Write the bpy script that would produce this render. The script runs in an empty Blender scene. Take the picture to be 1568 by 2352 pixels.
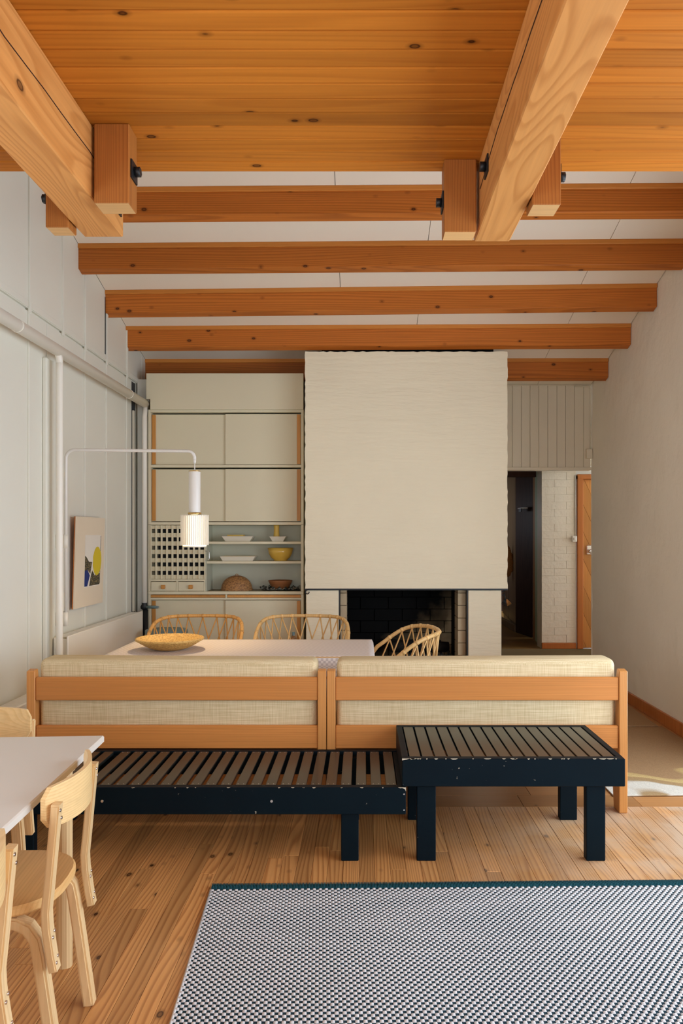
import bpy, bmesh, math, random
from mathutils import Vector, Matrix
random.seed(7)
scene = bpy.context.scene
COL = scene.collection
R = math.radians

# ------------------------------------------------------------------ camera
cam_d = bpy.data.cameras.new('camera')
cam = bpy.data.objects.new('camera', cam_d); COL.objects.link(cam)
cam.location = (0, 0, 1.4); cam.rotation_euler = (R(90), 0, 0)
cam_d.sensor_fit = 'VERTICAL'; cam_d.sensor_height = 36.0
F_PX = 1700.0
cam_d.lens = F_PX / 2352 * 36.0
cam_d.shift_x = -(832 - 784) / 2352
cam_d.shift_y = (1233 - 1176) / 2352
cam_d.clip_start = 0.05; cam_d.clip_end = 100
scene.camera = cam

# ------------------------------------------------------------------ world, exposure, window portals
world = bpy.data.worlds.new('overcast_sky'); scene.world = world
world.use_nodes = True
bg = world.node_tree.nodes.get('Background') or world.node_tree.nodes.new('ShaderNodeBackground')
bg.inputs[0].default_value = (0.885, 1.0, 1.13, 1)
bg.inputs[1].default_value = 5.15
vs = scene.view_settings
vs.view_transform = 'Standard'; vs.look = 'None'; vs.gamma = 1.0; vs.exposure = 0.0
vs.use_curve_mapping = False
scene.cycles.use_denoising = True
scene.cycles.max_bounces = 9; scene.cycles.diffuse_bounces = 7
scene.cycles.sample_clamp_indirect = 6.0
scene.cycles.caustics_reflective = False; scene.cycles.caustics_refractive = False

def portal(name, loc, rot, sx, sy):
    d = bpy.data.lights.new(name, 'AREA'); d.shape = 'RECTANGLE'; d.size = sx; d.size_y = sy
    d.cycles.is_portal = True
    o = bpy.data.objects.new(name, d); COL.objects.link(o); o.location = loc; o.rotation_euler = rot
# window openings (side wall beside the camera, rear wall, hall)
WR = (0.1, 4.45, 0.15, 2.35)      # right wall window: y0, y1, z0, z1
WB = (-1.5, 1.9, 0.75, 2.35)        # rear wall window: x0, x1, z0, z1
WL = (-1.2, 1.5, 1.0, 2.2)           # unseen left opening added to brighten the right wall: y0, y1, z0, z1
portal('window_portal', (-2.24, (WL[0]+WL[1])/2, (WL[2]+WL[3])/2), (0, R(-90), 0), WL[3]-WL[2], WL[1]-WL[0])  # portal of the added left opening
portal('window_portal', (2.52, (WR[0]+WR[1])/2, (WR[2]+WR[3])/2), (0, R(90), 0), WR[3]-WR[2], WR[1]-WR[0])
portal('window_portal', ((WB[0]+WB[1])/2, -2.76, (WB[2]+WB[3])/2), (R(90), 0, 0), WB[1]-WB[0], WB[3]-WB[2])

# ------------------------------------------------------------------ materials
def nmat(name):
    m = bpy.data.materials.new(name); m.use_nodes = True
    nt = m.node_tree
    b = nt.nodes.get('Principled BSDF')
    return m, nt, b
def N(nt, t, **kw):
    n = nt.nodes.new(t)
    for k, v in kw.items(): setattr(n, k, v)
    return n
def L(nt, a, b): nt.links.new(a, b)
def sI(n, name, v): n.inputs[name].default_value = v
def rgba(c): return (c[0], c[1], c[2], 1)
def srgb(r, g, b):
    f = lambda u: (u/255/12.92) if u <= 10 else ((u/255+0.055)/1.055)**2.4
    return (f(r), f(g), f(b))
def mixc(nt, fac, a, b, blend='MIX'):
    n = N(nt, 'ShaderNodeMix', data_type='RGBA', blend_type=blend)
    if isinstance(fac, (int, float)): n.inputs[0].default_value = fac
    else: L(nt, fac, n.inputs[0])
    for s, v in ((6, a), (7, b)):
        if isinstance(v, tuple): n.inputs[s].default_value = rgba(v)
        else: L(nt, v, n.inputs[s])
    return n.outputs[2]
def math_(nt, op, a, b=None, clamp=False):
    n = N(nt, 'ShaderNodeMath', operation=op); n.use_clamp = clamp
    for i, v in enumerate((a, b)):
        if v is None: continue
        if isinstance(v, (int, float)): n.inputs[i].default_value = v
        else: L(nt, v, n.inputs[i])
    return n.outputs[0]
def ramp(nt, fac, stops):
    n = N(nt, 'ShaderNodeValToRGB'); e = n.color_ramp.elements
    while len(e) < len(stops): e.new(0.5)
    for i, (p, c) in enumerate(stops):
        e[i].position = p; e[i].color = rgba(c) if isinstance(c, tuple) else (c, c, c, 1)
    L(nt, fac, n.inputs[0]); return n.outputs[0]

def wood(name, c_light, c_dark, axis='Y', ring=16, rough=0.45, knots=0.0, var=0.12, bump=0.05, contrast=0.8, stretch=0.1, cross='X', knot_scale=7.0, spec=0.3, amp=0.16, nscale=6.0, wear=None, cw=1.0):
    m, nt, b = nmat(name)
    tc = N(nt, 'ShaderNodeTexCoord'); oi = N(nt, 'ShaderNodeObjectInfo')
    rv = N(nt, 'ShaderNodeCombineXYZ')
    L(nt, math_(nt, 'MULTIPLY', oi.outputs['Random'], 37.0), rv.inputs[0])
    L(nt, math_(nt, 'MULTIPLY', oi.outputs['Random'], 91.0), rv.inputs[1])
    L(nt, math_(nt, 'MULTIPLY', oi.outputs['Random'], 53.0), rv.inputs[2])
    va = N(nt, 'ShaderNodeVectorMath', operation='ADD'); L(nt, tc.outputs['Object'], va.inputs[0]); L(nt, rv.outputs[0], va.inputs[1])
    mp = N(nt, 'ShaderNodeMapping'); L(nt, va.outputs[0], mp.inputs[0])
    sc = {'X': 0, 'Y': 1, 'Z': 2}
    s = [1, 1, 1]; s[sc[axis]] = stretch; mp.inputs['Scale'].default_value = s
    # growth rings: contour lines of a stretched noise field added to the cross-grain coordinate
    nr = N(nt, 'ShaderNodeTexNoise'); sI(nr, 'Scale', nscale); sI(nr, 'Detail', 1.5); sI(nr, 'Roughness', 0.35); L(nt, mp.outputs[0], nr.inputs[0])
    spx = N(nt, 'ShaderNodeSeparateXYZ'); L(nt, va.outputs[0], spx.inputs[0])
    ph = math_(nt, 'ADD', math_(nt, 'MULTIPLY', spx.outputs[sc[cross]], cw), math_(nt, 'MULTIPLY', nr.outputs['Fac'], amp))
    fr = math_(nt, 'FRACT', math_(nt, 'MULTIPLY', ph, ring*8.0))
    g = ramp(nt, fr, [(0.0, 0.05), (0.45, 0.18), (0.80, 1.0), (0.90, 0.85), (1.0, 0.05)])
    fac = math_(nt, 'MULTIPLY', g, contrast)
    mp2 = N(nt, 'ShaderNodeMapping'); L(nt, va.outputs[0], mp2.inputs[0])
    s2 = [90, 90, 90]; s2[sc[axis]] = 2.5; mp2.inputs['Scale'].default_value = s2
    nz = N(nt, 'ShaderNodeTexNoise'); sI(nz, 'Scale', 1.0); sI(nz, 'Detail', 2.0); L(nt, mp2.outputs[0], nz.inputs[0])
    nz2 = N(nt, 'ShaderNodeTexNoise'); sI(nz2, 'Scale', 2.2); sI(nz2, 'Detail', 2.0); L(nt, mp.outputs[0], nz2.inputs[0])
    col = mixc(nt, fac, c_light, c_dark)
    f1 = math_(nt, 'ADD', math_(nt, 'MULTIPLY', nz.outputs['Fac'], 0.30), 0.85)
    f2 = math_(nt, 'ADD', math_(nt, 'MULTIPLY', nz2.outputs['Fac'], 0.5), 0.75)
    f3 = math_(nt, 'ADD', math_(nt, 'MULTIPLY', oi.outputs['Random'], 2*var), 1-var)
    ff = math_(nt, 'MULTIPLY', math_(nt, 'MULTIPLY', f1, f2), f3)
    cc = N(nt, 'ShaderNodeCombineColor')
    for i in range(3): L(nt, ff, cc.inputs[i])
    col = mixc(nt, 1.0, col, cc.outputs[0], 'MULTIPLY')
    if knots > 0:
        mp3 = N(nt, 'ShaderNodeMapping'); L(nt, va.outputs[0], mp3.inputs[0])
        s3 = [1, 1, 1]; s3[sc[axis]] = 0.62; mp3.inputs['Scale'].default_value = s3
        vo = N(nt, 'ShaderNodeTexVoronoi', feature='F1'); sI(vo, 'Scale', knot_scale); L(nt, mp3.outputs[0], vo.inputs[0])
        k = ramp(nt, vo.outputs['Distance'], [(0.0, 0.75), (0.045*knots, 0.7), (0.075*knots, 1.0), (0.10*knots, 0.35), (0.17*knots, 0.0)])
        col = mixc(nt, k, col, (c_dark[0]*0.14, c_dark[1]*0.10, c_dark[2]*0.10))
    if wear:
        nw = N(nt, 'ShaderNodeTexNoise'); sI(nw, 'Scale', 5.0); sI(nw, 'Detail', 5.0); L(nt, tc.outputs['Object'], nw.inputs[0])
        spw = N(nt, 'ShaderNodeSeparateXYZ'); L(nt, tc.outputs['Object'], spw.inputs[0])
        track = math_(nt, 'MULTIPLY', math_(nt, 'SUBTRACT', spw.outputs[0], 0.15), 0.55, True)   # worn tone grows towards the right of the room
        wf_ = math_(nt, 'MULTIPLY', ramp(nt, nw.outputs['Fac'], [(0.36, 0.25), (0.6, 1.0)]), track)
        col = mixc(nt, wf_, col, wear)
    L(nt, col, b.inputs['Base Color'])
    rr = math_(nt, 'ADD', math_(nt, 'MULTIPLY', nz2.outputs['Fac'], 0.2), rough-0.1)
    L(nt, rr, b.inputs['Roughness']); sI(b, 'Specular IOR Level', spec)
    if bump:
        bp = N(nt, 'ShaderNodeBump'); sI(bp, 'Strength', bump); sI(bp, 'Distance', 0.004)
        L(nt, math_(nt, 'ADD', g, nz.outputs['Fac']), bp.inputs['Height']); L(nt, bp.outputs[0], b.inputs['Normal'])
    return m

def paint(name, col, rough=0.5, scale=30, bump=0.05, mottling=0.06, spec=0.4, sx=(1, 1, 1), dist=0.01):
    m, nt, b = nmat(name)
    tc = N(nt, 'ShaderNodeTexCoord'); mp = N(nt, 'ShaderNodeMapping'); L(nt, tc.outputs['Object'], mp.inputs[0]); mp.inputs['Scale'].default_value = sx
    nz = N(nt, 'ShaderNodeTexNoise'); sI(nz, 'Scale', scale); sI(nz, 'Detail', 4.0); L(nt, mp.outputs[0], nz.inputs[0])
    nb = N(nt, 'ShaderNodeTexNoise'); sI(nb, 'Scale', 1.7); sI(nb, 'Detail', 3.0); L(nt, tc.outputs['Object'], nb.inputs[0])
    f = math_(nt, 'ADD', math_(nt, 'MULTIPLY', nb.outputs['Fac'], 2*mottling), 1-mottling)
    cc = N(nt, 'ShaderNodeCombineColor')
    for i in range(3): L(nt, f, cc.inputs[i])
    L(nt, mixc(nt, 1.0, col, cc.outputs[0], 'MULTIPLY'), b.inputs['Base Color'])
    sI(b, 'Roughness', rough); sI(b, 'Specular IOR Level', spec)
    if bump:
        bp = N(nt, 'ShaderNodeBump'); sI(bp, 'Strength', bump); sI(bp, 'Distance', dist); L(nt, nz.outputs['Fac'], bp.inputs['Height']); L(nt, bp.outputs[0], b.inputs['Normal'])
    return m

def plain(name, col, rough=0.5, metal=0.0, spec=0.5):
    m, nt, b = nmat(name); sI(b, 'Base Color', rgba(col)); sI(b, 'Roughness', rough); sI(b, 'Metallic', metal); sI(b, 'Specular IOR Level', spec); return m

def fabric(name, c1, c2, sc=(260, 260), rough=0.9, slub=True):
    m, nt, b = nmat(name)
    tc = N(nt, 'ShaderNodeTexCoord')
    outs = []
    for s in ((6, 300, 300), (300, 300, 9)):
        mp = N(nt, 'ShaderNodeMapping'); L(nt, tc.outputs['Object'], mp.inputs[0]); mp.inputs['Scale'].default_value = s
        nz = N(nt, 'ShaderNodeTexNoise'); sI(nz, 'Scale', 1.0); sI(nz, 'Detail', 3.0); L(nt, mp.outputs[0], nz.inputs[0]); outs.append(nz.outputs['Fac'])
    f = math_(nt, 'ADD', math_(nt, 'MULTIPLY', outs[0], 0.6), math_(nt, 'MULTIPLY', outs[1], 0.4))
    c = ramp(nt, f, [(0.36, c2), (0.62, c1)])
    L(nt, c, b.inputs['Base Color']); sI(b, 'Roughness', rough); sI(b, 'Specular IOR Level', 0.15)
    bp = N(nt, 'ShaderNodeBump'); sI(bp, 'Strength', 0.35); sI(bp, 'Distance', 0.003); L(nt, f, bp.inputs['Height']); L(nt, bp.outputs[0], b.inputs['Normal'])
    return m

M = {}
M['wall_white'] = paint('painted_board_white', (0.76, 0.745, 0.655), 0.45, 60, 0.04, 0.05)
M['plaster'] = paint('whitewashed_plaster', (0.85, 0.80, 0.69), 0.75, 9, 0.5, 0.05, 0.2, dist=0.02)
M['hood'] = paint('whitewashed_brick', (0.84, 0.755, 0.565), 0.8, 11, 0.5, 0.06, 0.15, sx=(0.35, 1, 2.2), dist=0.02)
M['ceil_white'] = paint('white_ceiling_board', (0.87, 0.80, 0.675), 0.6, 40, 0.02, 0.02)
M['cab'] = paint('grey_green_cabinet_paint', (0.73, 0.665, 0.475), 0.45, 70, 0.03, 0.04)
M['cab_in'] = paint('blue_grey_niche_paint', (0.53, 0.535, 0.42), 0.5, 70, 0.03, 0.04)
M['trimgrey'] = paint('grey_beadboard_paint', (0.72, 0.65, 0.50), 0.5, 60, 0.04, 0.05)
M['loft_plank'] = wood('honey_pine_ceiling', (0.485, 0.170, 0.021), (0.31, 0.090, 0.009), 'X', 8, 0.55, 1.05, 0.16, 0.02, 0.36, 0.07, 'Y', 9.0, cw=0.5, spec=0.1, nscale=5.0)
M['beam'] = wood('pine_beam', (0.62, 0.29, 0.085), (0.43, 0.165, 0.036), 'Y', 7, 0.5, 0.7, 0.04, 0.04, 0.62, 0.15, 'X', 5.0, amp=0.42, nscale=5.0, cw=0.25)
M['hanger'] = wood('pine_hanger', (0.36, 0.130, 0.026), (0.23, 0.070, 0.012), 'Z', 14, 0.5, 0.0, 0.1, 0.05, 0.6, 0.06, 'X')
M['endgrain'] = wood('pine_end_grain', (0.66, 0.40, 0.17), (0.52, 0.27, 0.09), 'X', 18, 0.6, 0.0, 0.05, 0.1, 0.5, 0.3, 'Y')
M['rafter'] = wood('dark_pine_rafter', (0.50, 0.150, 0.022), (0.29, 0.076, 0.010), 'X', 8, 0.5, 0.9, 0.1, 0.04, 0.65, 0.06, 'Z', 8.0, spec=0.25)
M['rafter_strip'] = wood('pine_batten', (0.58, 0.22, 0.042), (0.43, 0.14, 0.024), 'X', 14, 0.5, 0.0, 0.1, 0.03, 0.5, 0.06, 'Z', spec=0.25)
M['floor'] = wood('worn_pine_floor', (0.61, 0.315, 0.11), (0.29, 0.098, 0.021), 'Y', 11, 0.36, 0.95, 0.20, 0.04, 0.68, 0.10, 'X', 8.5, cw=0.7, amp=0.14, spec=0.45, wear=(0.60, 0.47, 0.345))
M['floor_cross'] = wood('dark_pine_floor', (0.46, 0.225, 0.08), (0.27, 0.11, 0.035), 'X', 10, 0.33, 0.4, 0.2, 0.04, 0.5, 0.08, 'Y', 6.0)
M['sofa_wood'] = wood('oregon_pine_frame', (0.58, 0.235, 0.06), (0.44, 0.155, 0.034), 'X', 14, 0.35, 0.0, 0.05, 0.02, 0.4, 0.03, 'Z')
M['sofa_post'] = wood('oregon_pine_post', (0.62, 0.28, 0.08), (0.48, 0.18, 0.042), 'Z', 14, 0.35, 0.0, 0.05, 0.02, 0.4, 0.05, 'X')
M['linen'] = fabric('woven_straw_linen', (0.74, 0.62, 0.40), (0.54, 0.42, 0.23))
M['birch'] = wood('birch_plywood', (0.74, 0.54, 0.29), (0.62, 0.40, 0.18), 'Z', 12, 0.35, 0.0, 0.04, 0.01, 0.45, 0.06, 'X')
M['birch_h'] = wood('honey_birch_veneer', (0.68, 0.42, 0.17), (0.56, 0.31, 0.10), 'X', 10, 0.3, 0.0, 0.05, 0.01, 0.45, 0.06, 'Y')
M['ply_edge'] = plain('birch_ply_edge', (0.62, 0.47, 0.28), 0.5)
M['laminate'] = paint('white_laminate', (0.68, 0.65, 0.59), 0.33, 10, 0.0, 0.04, 0.5)
M['handle_wood'] = wood('oiled_wood_grip', (0.62, 0.29, 0.075), (0.46, 0.19, 0.04), 'Z', 20, 0.4, 0.0, 0.08, 0.02, 0.5, 0.06, 'X')
M['rattan'] = wood('rattan_cane', (0.64, 0.35, 0.11), (0.47, 0.22, 0.055), 'Z', 9, 0.35, 0.0, 0.1, 0.02, 0.4, 0.2, 'X')
M['rattan_pale'] = wood('pale_rattan_cane', (0.72, 0.46, 0.19), (0.56, 0.32, 0.11), 'Z', 9, 0.35, 0.0, 0.1, 0.02, 0.4, 0.2, 'X')
M['pipe'] = plain('white_enamel', (0.83, 0.79, 0.70), 0.35)
M['lampwhite'] = plain('white_lacquer', (0.80, 0.77, 0.72), 0.3)
M['brass'] = plain('polished_brass', (0.80, 0.55, 0.20), 0.22, 1.0)
M['black_iron'] = plain('black_iron', (0.012, 0.014, 0.016), 0.45, 0.3)
M['steel'] = plain('bright_steel', (0.75, 0.74, 0.72), 0.25, 1.0)
M['dark_gap'] = plain('dark_recess', (0.03, 0.032, 0.035), 0.7)
M['soot_and_shade'] = plain('soot_and_shade', (0.008, 0.008, 0.008), 0.85, 0, 0.2)  # firebox soot; also colours the shaded gap above the hood
M['yellow_glaze'] = plain('yellow_glaze', (0.68, 0.44, 0.075), 0.2)
M['yellow_matte'] = plain('yellow_card', (0.72, 0.48, 0.09), 0.5)
M['dish_white'] = plain('cream_ceramic', (0.72, 0.67, 0.56), 0.35)
M['bowl_brown'] = wood('turned_wood_bowl', (0.34, 0.145, 0.055), (0.20, 0.07, 0.025), 'X', 20, 0.45, 0, 0.05, 0.02, 0.5, 0.3, 'Z')
M['blue_lid'] = plain('blue_grey_lid', (0.17, 0.25, 0.26), 0.5)
M['red_gloss'] = wood('red_brown_varnish', (0.50, 0.17, 0.045), (0.36, 0.10, 0.022), 'Z', 16, 0.22, 0.0, 0.05, 0.06, 0.5, 0.05, 'X')
M['door_wood'] = wood('pine_door_board', (0.50, 0.22, 0.055), (0.32, 0.11, 0.02), 'Z', 14, 0.4, 0.4, 0.1, 0.03, 0.5, 0.08, 'X')
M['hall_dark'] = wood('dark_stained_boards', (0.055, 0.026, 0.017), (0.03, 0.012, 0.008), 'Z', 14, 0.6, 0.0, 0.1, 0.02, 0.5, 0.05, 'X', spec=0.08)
M['hall_panel'] = wood('brown_beadboard', (0.24, 0.15, 0.08), (0.15, 0.085, 0.04), 'Z', 14, 0.3, 0.0, 0.05, 0.02, 0.5, 0.05, 'X')
M['sage'] = paint('sage_green_paint', (0.56, 0.66, 0.40), 0.5, 40, 0.1, 0.05)
M['brickwhite'] = paint('whitewashed_hall_brick', (0.80, 0.715, 0.56), 0.5, 26, 0.5, 0.05, 0.3, dist=0.012)
M['riser'] = paint('olive_step_paint', (0.20, 0.155, 0.075), 0.5, 20, 0.02, 0.1)
M['hall_floor'] = wood('hall_floor_boards', (0.34, 0.19, 0.055), (0.22, 0.11, 0.03), 'X', 12, 0.35, 0.0, 0.15, 0.02, 0.5, 0.08, 'Y')

def bench_paint():
    m, nt, b = nmat('blue_black_bench_paint')
    tc = N(nt, 'ShaderNodeTexCoord')
    nz = N(nt, 'ShaderNodeTexNoise'); sI(nz, 'Scale', 55.0); sI(nz, 'Detail', 5.0); L(nt, tc.outputs['Object'], nz.inputs[0])
    chip = ramp(nt, nz.outputs['Fac'], [(0.735, 0.0), (0.75, 1.0)])
    n2 = N(nt, 'ShaderNodeTexNoise'); sI(n2, 'Scale', 3.0); L(nt, tc.outputs['Object'], n2.inputs[0])
    base = mixc(nt, n2.outputs['Fac'], (0.0010, 0.0045, 0.0085), (0.0020, 0.0095, 0.0150))
    L(nt, mixc(nt, chip, base, (0.36, 0.33, 0.26)), b.inputs['Base Color'])
    sI(b, 'Roughness', 0.5); sI(b, 'Specular IOR Level', 0.10)
    mp = N(nt, 'ShaderNodeMapping'); L(nt, tc.outputs['Object'], mp.inputs[0]); mp.inputs['Scale'].default_value = (8, 60, 60)
    n3 = N(nt, 'ShaderNodeTexNoise'); sI(n3, 'Scale', 1.0); L(nt, mp.outputs[0], n3.inputs[0])
    bp = N(nt, 'ShaderNodeBump'); sI(bp, 'Strength', 0.12); sI(bp, 'Distance', 0.003); L(nt, n3.outputs['Fac'], bp.inputs['Height']); L(nt, bp.outputs[0], b.inputs['Normal'])
    return m
M['bench'] = bench_paint()
M['chip'] = plain('bare_chipped_wood', (0.50, 0.44, 0.33), 0.7)
def slat_paint():
    m, nt, b = nmat('dark_olive_slat_paint')
    sI(b, 'Base Color', (0.020, 0.024, 0.022, 1)); sI(b, 'Roughness', 0.27); sI(b, 'Specular IOR Level', 0.55)
    return m
M['slat'] = slat_paint()

def wicker(name, c1, c2, s=55):
    m, nt, b = nmat(name)
    tc = N(nt, 'ShaderNodeTexCoord')
    vo = N(nt, 'ShaderNodeTexNoise'); sI(vo, 'Scale', s*1.6); sI(vo, 'Detail', 2.0)
    mp = N(nt, 'ShaderNodeMapping'); L(nt, tc.outputs['Object'], mp.inputs[0]); mp.inputs['Scale'].default_value = (1.0, 1.0, 2.4); mp.inputs['Rotation'].default_value = (0.4, 0.5, 0.3)
    L(nt, mp.outputs[0], vo.inputs[0])
    c = ramp(nt, vo.outputs['Fac'], [(0.35, c2), (0.6, c1)]); L(nt, c, b.inputs['Base Color']); sI(b, 'Roughness', 0.6)
    bp = N(nt, 'ShaderNodeBump'); sI(bp, 'Strength', 0.7); sI(bp, 'Distance', 0.006); L(nt, vo.outputs['Fac'], bp.inputs['Height']); L(nt, bp.outputs[0], b.inputs['Normal'])
    return m
M['straw'] = wicker('yellow_straw', (0.70, 0.45, 0.14), (0.46, 0.25, 0.06))
M['wicker_brown'] = wicker('brown_wicker', (0.44, 0.22, 0.075), (0.17, 0.075, 0.025), 40)
M['fur'] = wicker('rust_orange_wool', (0.50, 0.21, 0.045), (0.32, 0.11, 0.02), 40)

def napkin():
    m, nt, b = nmat('green_white_printed_cotton')
    tc = N(nt, 'ShaderNodeTexCoord'); v = N(nt, 'ShaderNodeTexNoise'); sI(v, 'Scale', 38.0); L(nt, tc.outputs['Object'], v.inputs[0])
    L(nt, ramp(nt, v.outputs['Fac'], [(0.45, (0.035, 0.045, 0.035)), (0.56, (0.42, 0.42, 0.36))]), b.inputs['Base Color']); sI(b, 'Roughness', 0.9); return m
M['napkin'] = napkin()

def cloth():
    m, nt, b = nmat('waffle_woven_tablecloth')
    tc = N(nt, 'ShaderNodeTexCoord')
    br = N(nt, 'ShaderNodeTexChecker'); sI(br, 'Scale', 72.0); L(nt, tc.outputs['Object'], br.inputs[0])
    br.inputs[1].default_value = (0.80, 0.73, 0.69, 1); br.inputs[2].default_value = (0.60, 0.53, 0.51, 1)
    L(nt, br.outputs['Color'], b.inputs['Base Color']); sI(b, 'Roughness', 0.9); sI(b, 'Specular IOR Level', 0.1)
    return m
M['cloth'] = cloth()
M['rug_white'] = paint('rug_white_yarn', (0.66, 0.67, 0.685), 0.95, 200, 0.2, 0.1, 0.05)
M['rug_blue'] = paint('rug_navy_yarn', (0.022, 0.052, 0.075), 0.95, 200, 0.2, 0.1, 0.05)
M['rug_teal'] = paint('rug_teal_binding', (0.018, 0.085, 0.11), 0.9, 120, 0.3, 0.15, 0.1)

def carpet():
    m, nt, b = nmat('woven_beige_carpet')
    tc = N(nt, 'ShaderNodeTexCoord'); sp = N(nt, 'ShaderNodeSeparateXYZ'); L(nt, tc.outputs['Object'], sp.inputs[0])
    w = N(nt, 'ShaderNodeTexNoise'); sI(w, 'Scale', 3.2); sI(w, 'Detail', 0.5); L(nt, tc.outputs['Object'], w.inputs[0])
    yy = math_(nt, 'ADD', sp.outputs[1], math_(nt, 'MULTIPLY', math_(nt, 'SUBTRACT', w.outputs['Fac'], 0.5), 0.75))
    c = ramp(nt, math_(nt, 'MULTIPLY', math_(nt, 'SUBTRACT', yy, 3.9), 0.55, True),
             [(0.0, (0.62, 0.60, 0.53)), (0.08, (0.62, 0.60, 0.53)), (0.10, (0.36, 0.25, 0.13)), (0.17, (0.38, 0.25, 0.12)), (0.185, (0.54, 0.41, 0.19)), (0.25, (0.50, 0.36, 0.16)), (0.27, (0.35, 0.22, 0.115)), (0.62, (0.33, 0.205, 0.11))])
    v = N(nt, 'ShaderNodeTexNoise'); sI(v, 'Scale', 170.0); L(nt, tc.outputs['Object'], v.inputs[0])
    cc = N(nt, 'ShaderNodeCombineColor'); f = math_(nt, 'ADD', math_(nt, 'MULTIPLY', v.outputs['Fac'], 0.6), 0.7)
    for i in range(3): L(nt, f, cc.inputs[i])
    L(nt, mixc(nt, 1.0, c, cc.outputs[0], 'MULTIPLY'), b.inputs['Base Color']); sI(b, 'Roughness', 0.95); sI(b, 'Specular IOR Level', 0.05)
    bp = N(nt, 'ShaderNodeBump'); sI(bp, 'Strength', 0.5); sI(bp, 'Distance', 0.004); L(nt, v.outputs['Fac'], bp.inputs['Height']); L(nt, bp.outputs[0], b.inputs['Normal'])
    return m
M['carpet'] = carpet()
def firebrick():
    m, nt, b = nmat('sooty_fire_brick')
    tc = N(nt, 'ShaderNodeTexCoord')
    nz = N(nt, 'ShaderNodeTexNoise'); sI(nz, 'Scale', 4.0); sI(nz, 'Detail', 4.0); L(nt, tc.outputs['Object'], nz.inputs[0])
    sp = N(nt, 'ShaderNodeSeparateXYZ'); L(nt, tc.outputs['Object'], sp.inputs[0])
    # soot stain: a blackened patch with its own ragged outline over the firebox back; lit lower right bricks painted paler
    t = math_(nt, 'ADD', math_(nt, 'MULTIPLY', nz.outputs['Fac'], 0.45), math_(nt, 'SUBTRACT', math_(nt, 'MULTIPLY', math_(nt, 'ADD', sp.outputs[0], 0.30), 0.62), math_(nt, 'MULTIPLY', sp.outputs[2], 0.62)))
    L(nt, ramp(nt, t, [(0.07, (0.006, 0.006, 0.006)), (0.24, (0.16, 0.12, 0.07)), (0.36, (0.52, 0.42, 0.26))]), b.inputs['Base Color']); sI(b, 'Roughness', 0.9); sI(b, 'Specular IOR Level', 0.1)
    return m
M['firebrick'] = firebrick()
M['cheek'] = paint('cream_fire_brick', (0.50, 0.40, 0.26), 0.85, 30, 0.4, 0.25, 0.1)
M['char'] = paint('charred_log', (0.02, 0.018, 0.016), 0.9, 40, 0.8, 0.3, 0.1)

def glow(name, col, s):
    m, nt, b = nmat(name); sI(b, 'Base Color', rgba((0.9, 0.85, 0.7))); sI(b, 'Emission Color', rgba(col)); sI(b, 'Emission Strength', s); sI(b, 'Roughness', 0.4); return m
M['lamp_glow'] = glow('lit_opal_glass', (1.0, 0.87, 0.66), 0.95)
M['fin'] = plain('white_lacquered_fin', (0.82, 0.78, 0.70), 0.4)
M['mat_board'] = paint('cream_mat_board', (0.78, 0.67, 0.51), 0.8, 60, 0.02, 0.03)
M['print_paper'] = paint('print_paper', (0.80, 0.75, 0.66), 0.8, 60, 0.02, 0.08)
M['print_yellow'] = plain('print_yellow', (0.68, 0.52, 0.02), 0.7)
M['print_blue'] = paint('print_blue', (0.012, 0.03, 0.17), 0.7, 60, 0, 0.3)
def foliage_print():
    m, nt, b = nmat('print_dark_foliage')
    tc = N(nt, 'ShaderNodeTexCoord'); v = N(nt, 'ShaderNodeTexNoise'); sI(v, 'Scale', 90.0); sI(v, 'Detail', 3.0); L(nt, tc.outputs['Object'], v.inputs[0])
    L(nt, ramp(nt, v.outputs['Fac'], [(0.5, (0.018, 0.018, 0.014)), (0.62, (0.34, 0.25, 0.10))]), b.inputs['Base Color']); return m
M['print_dark'] = foliage_print()

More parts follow.
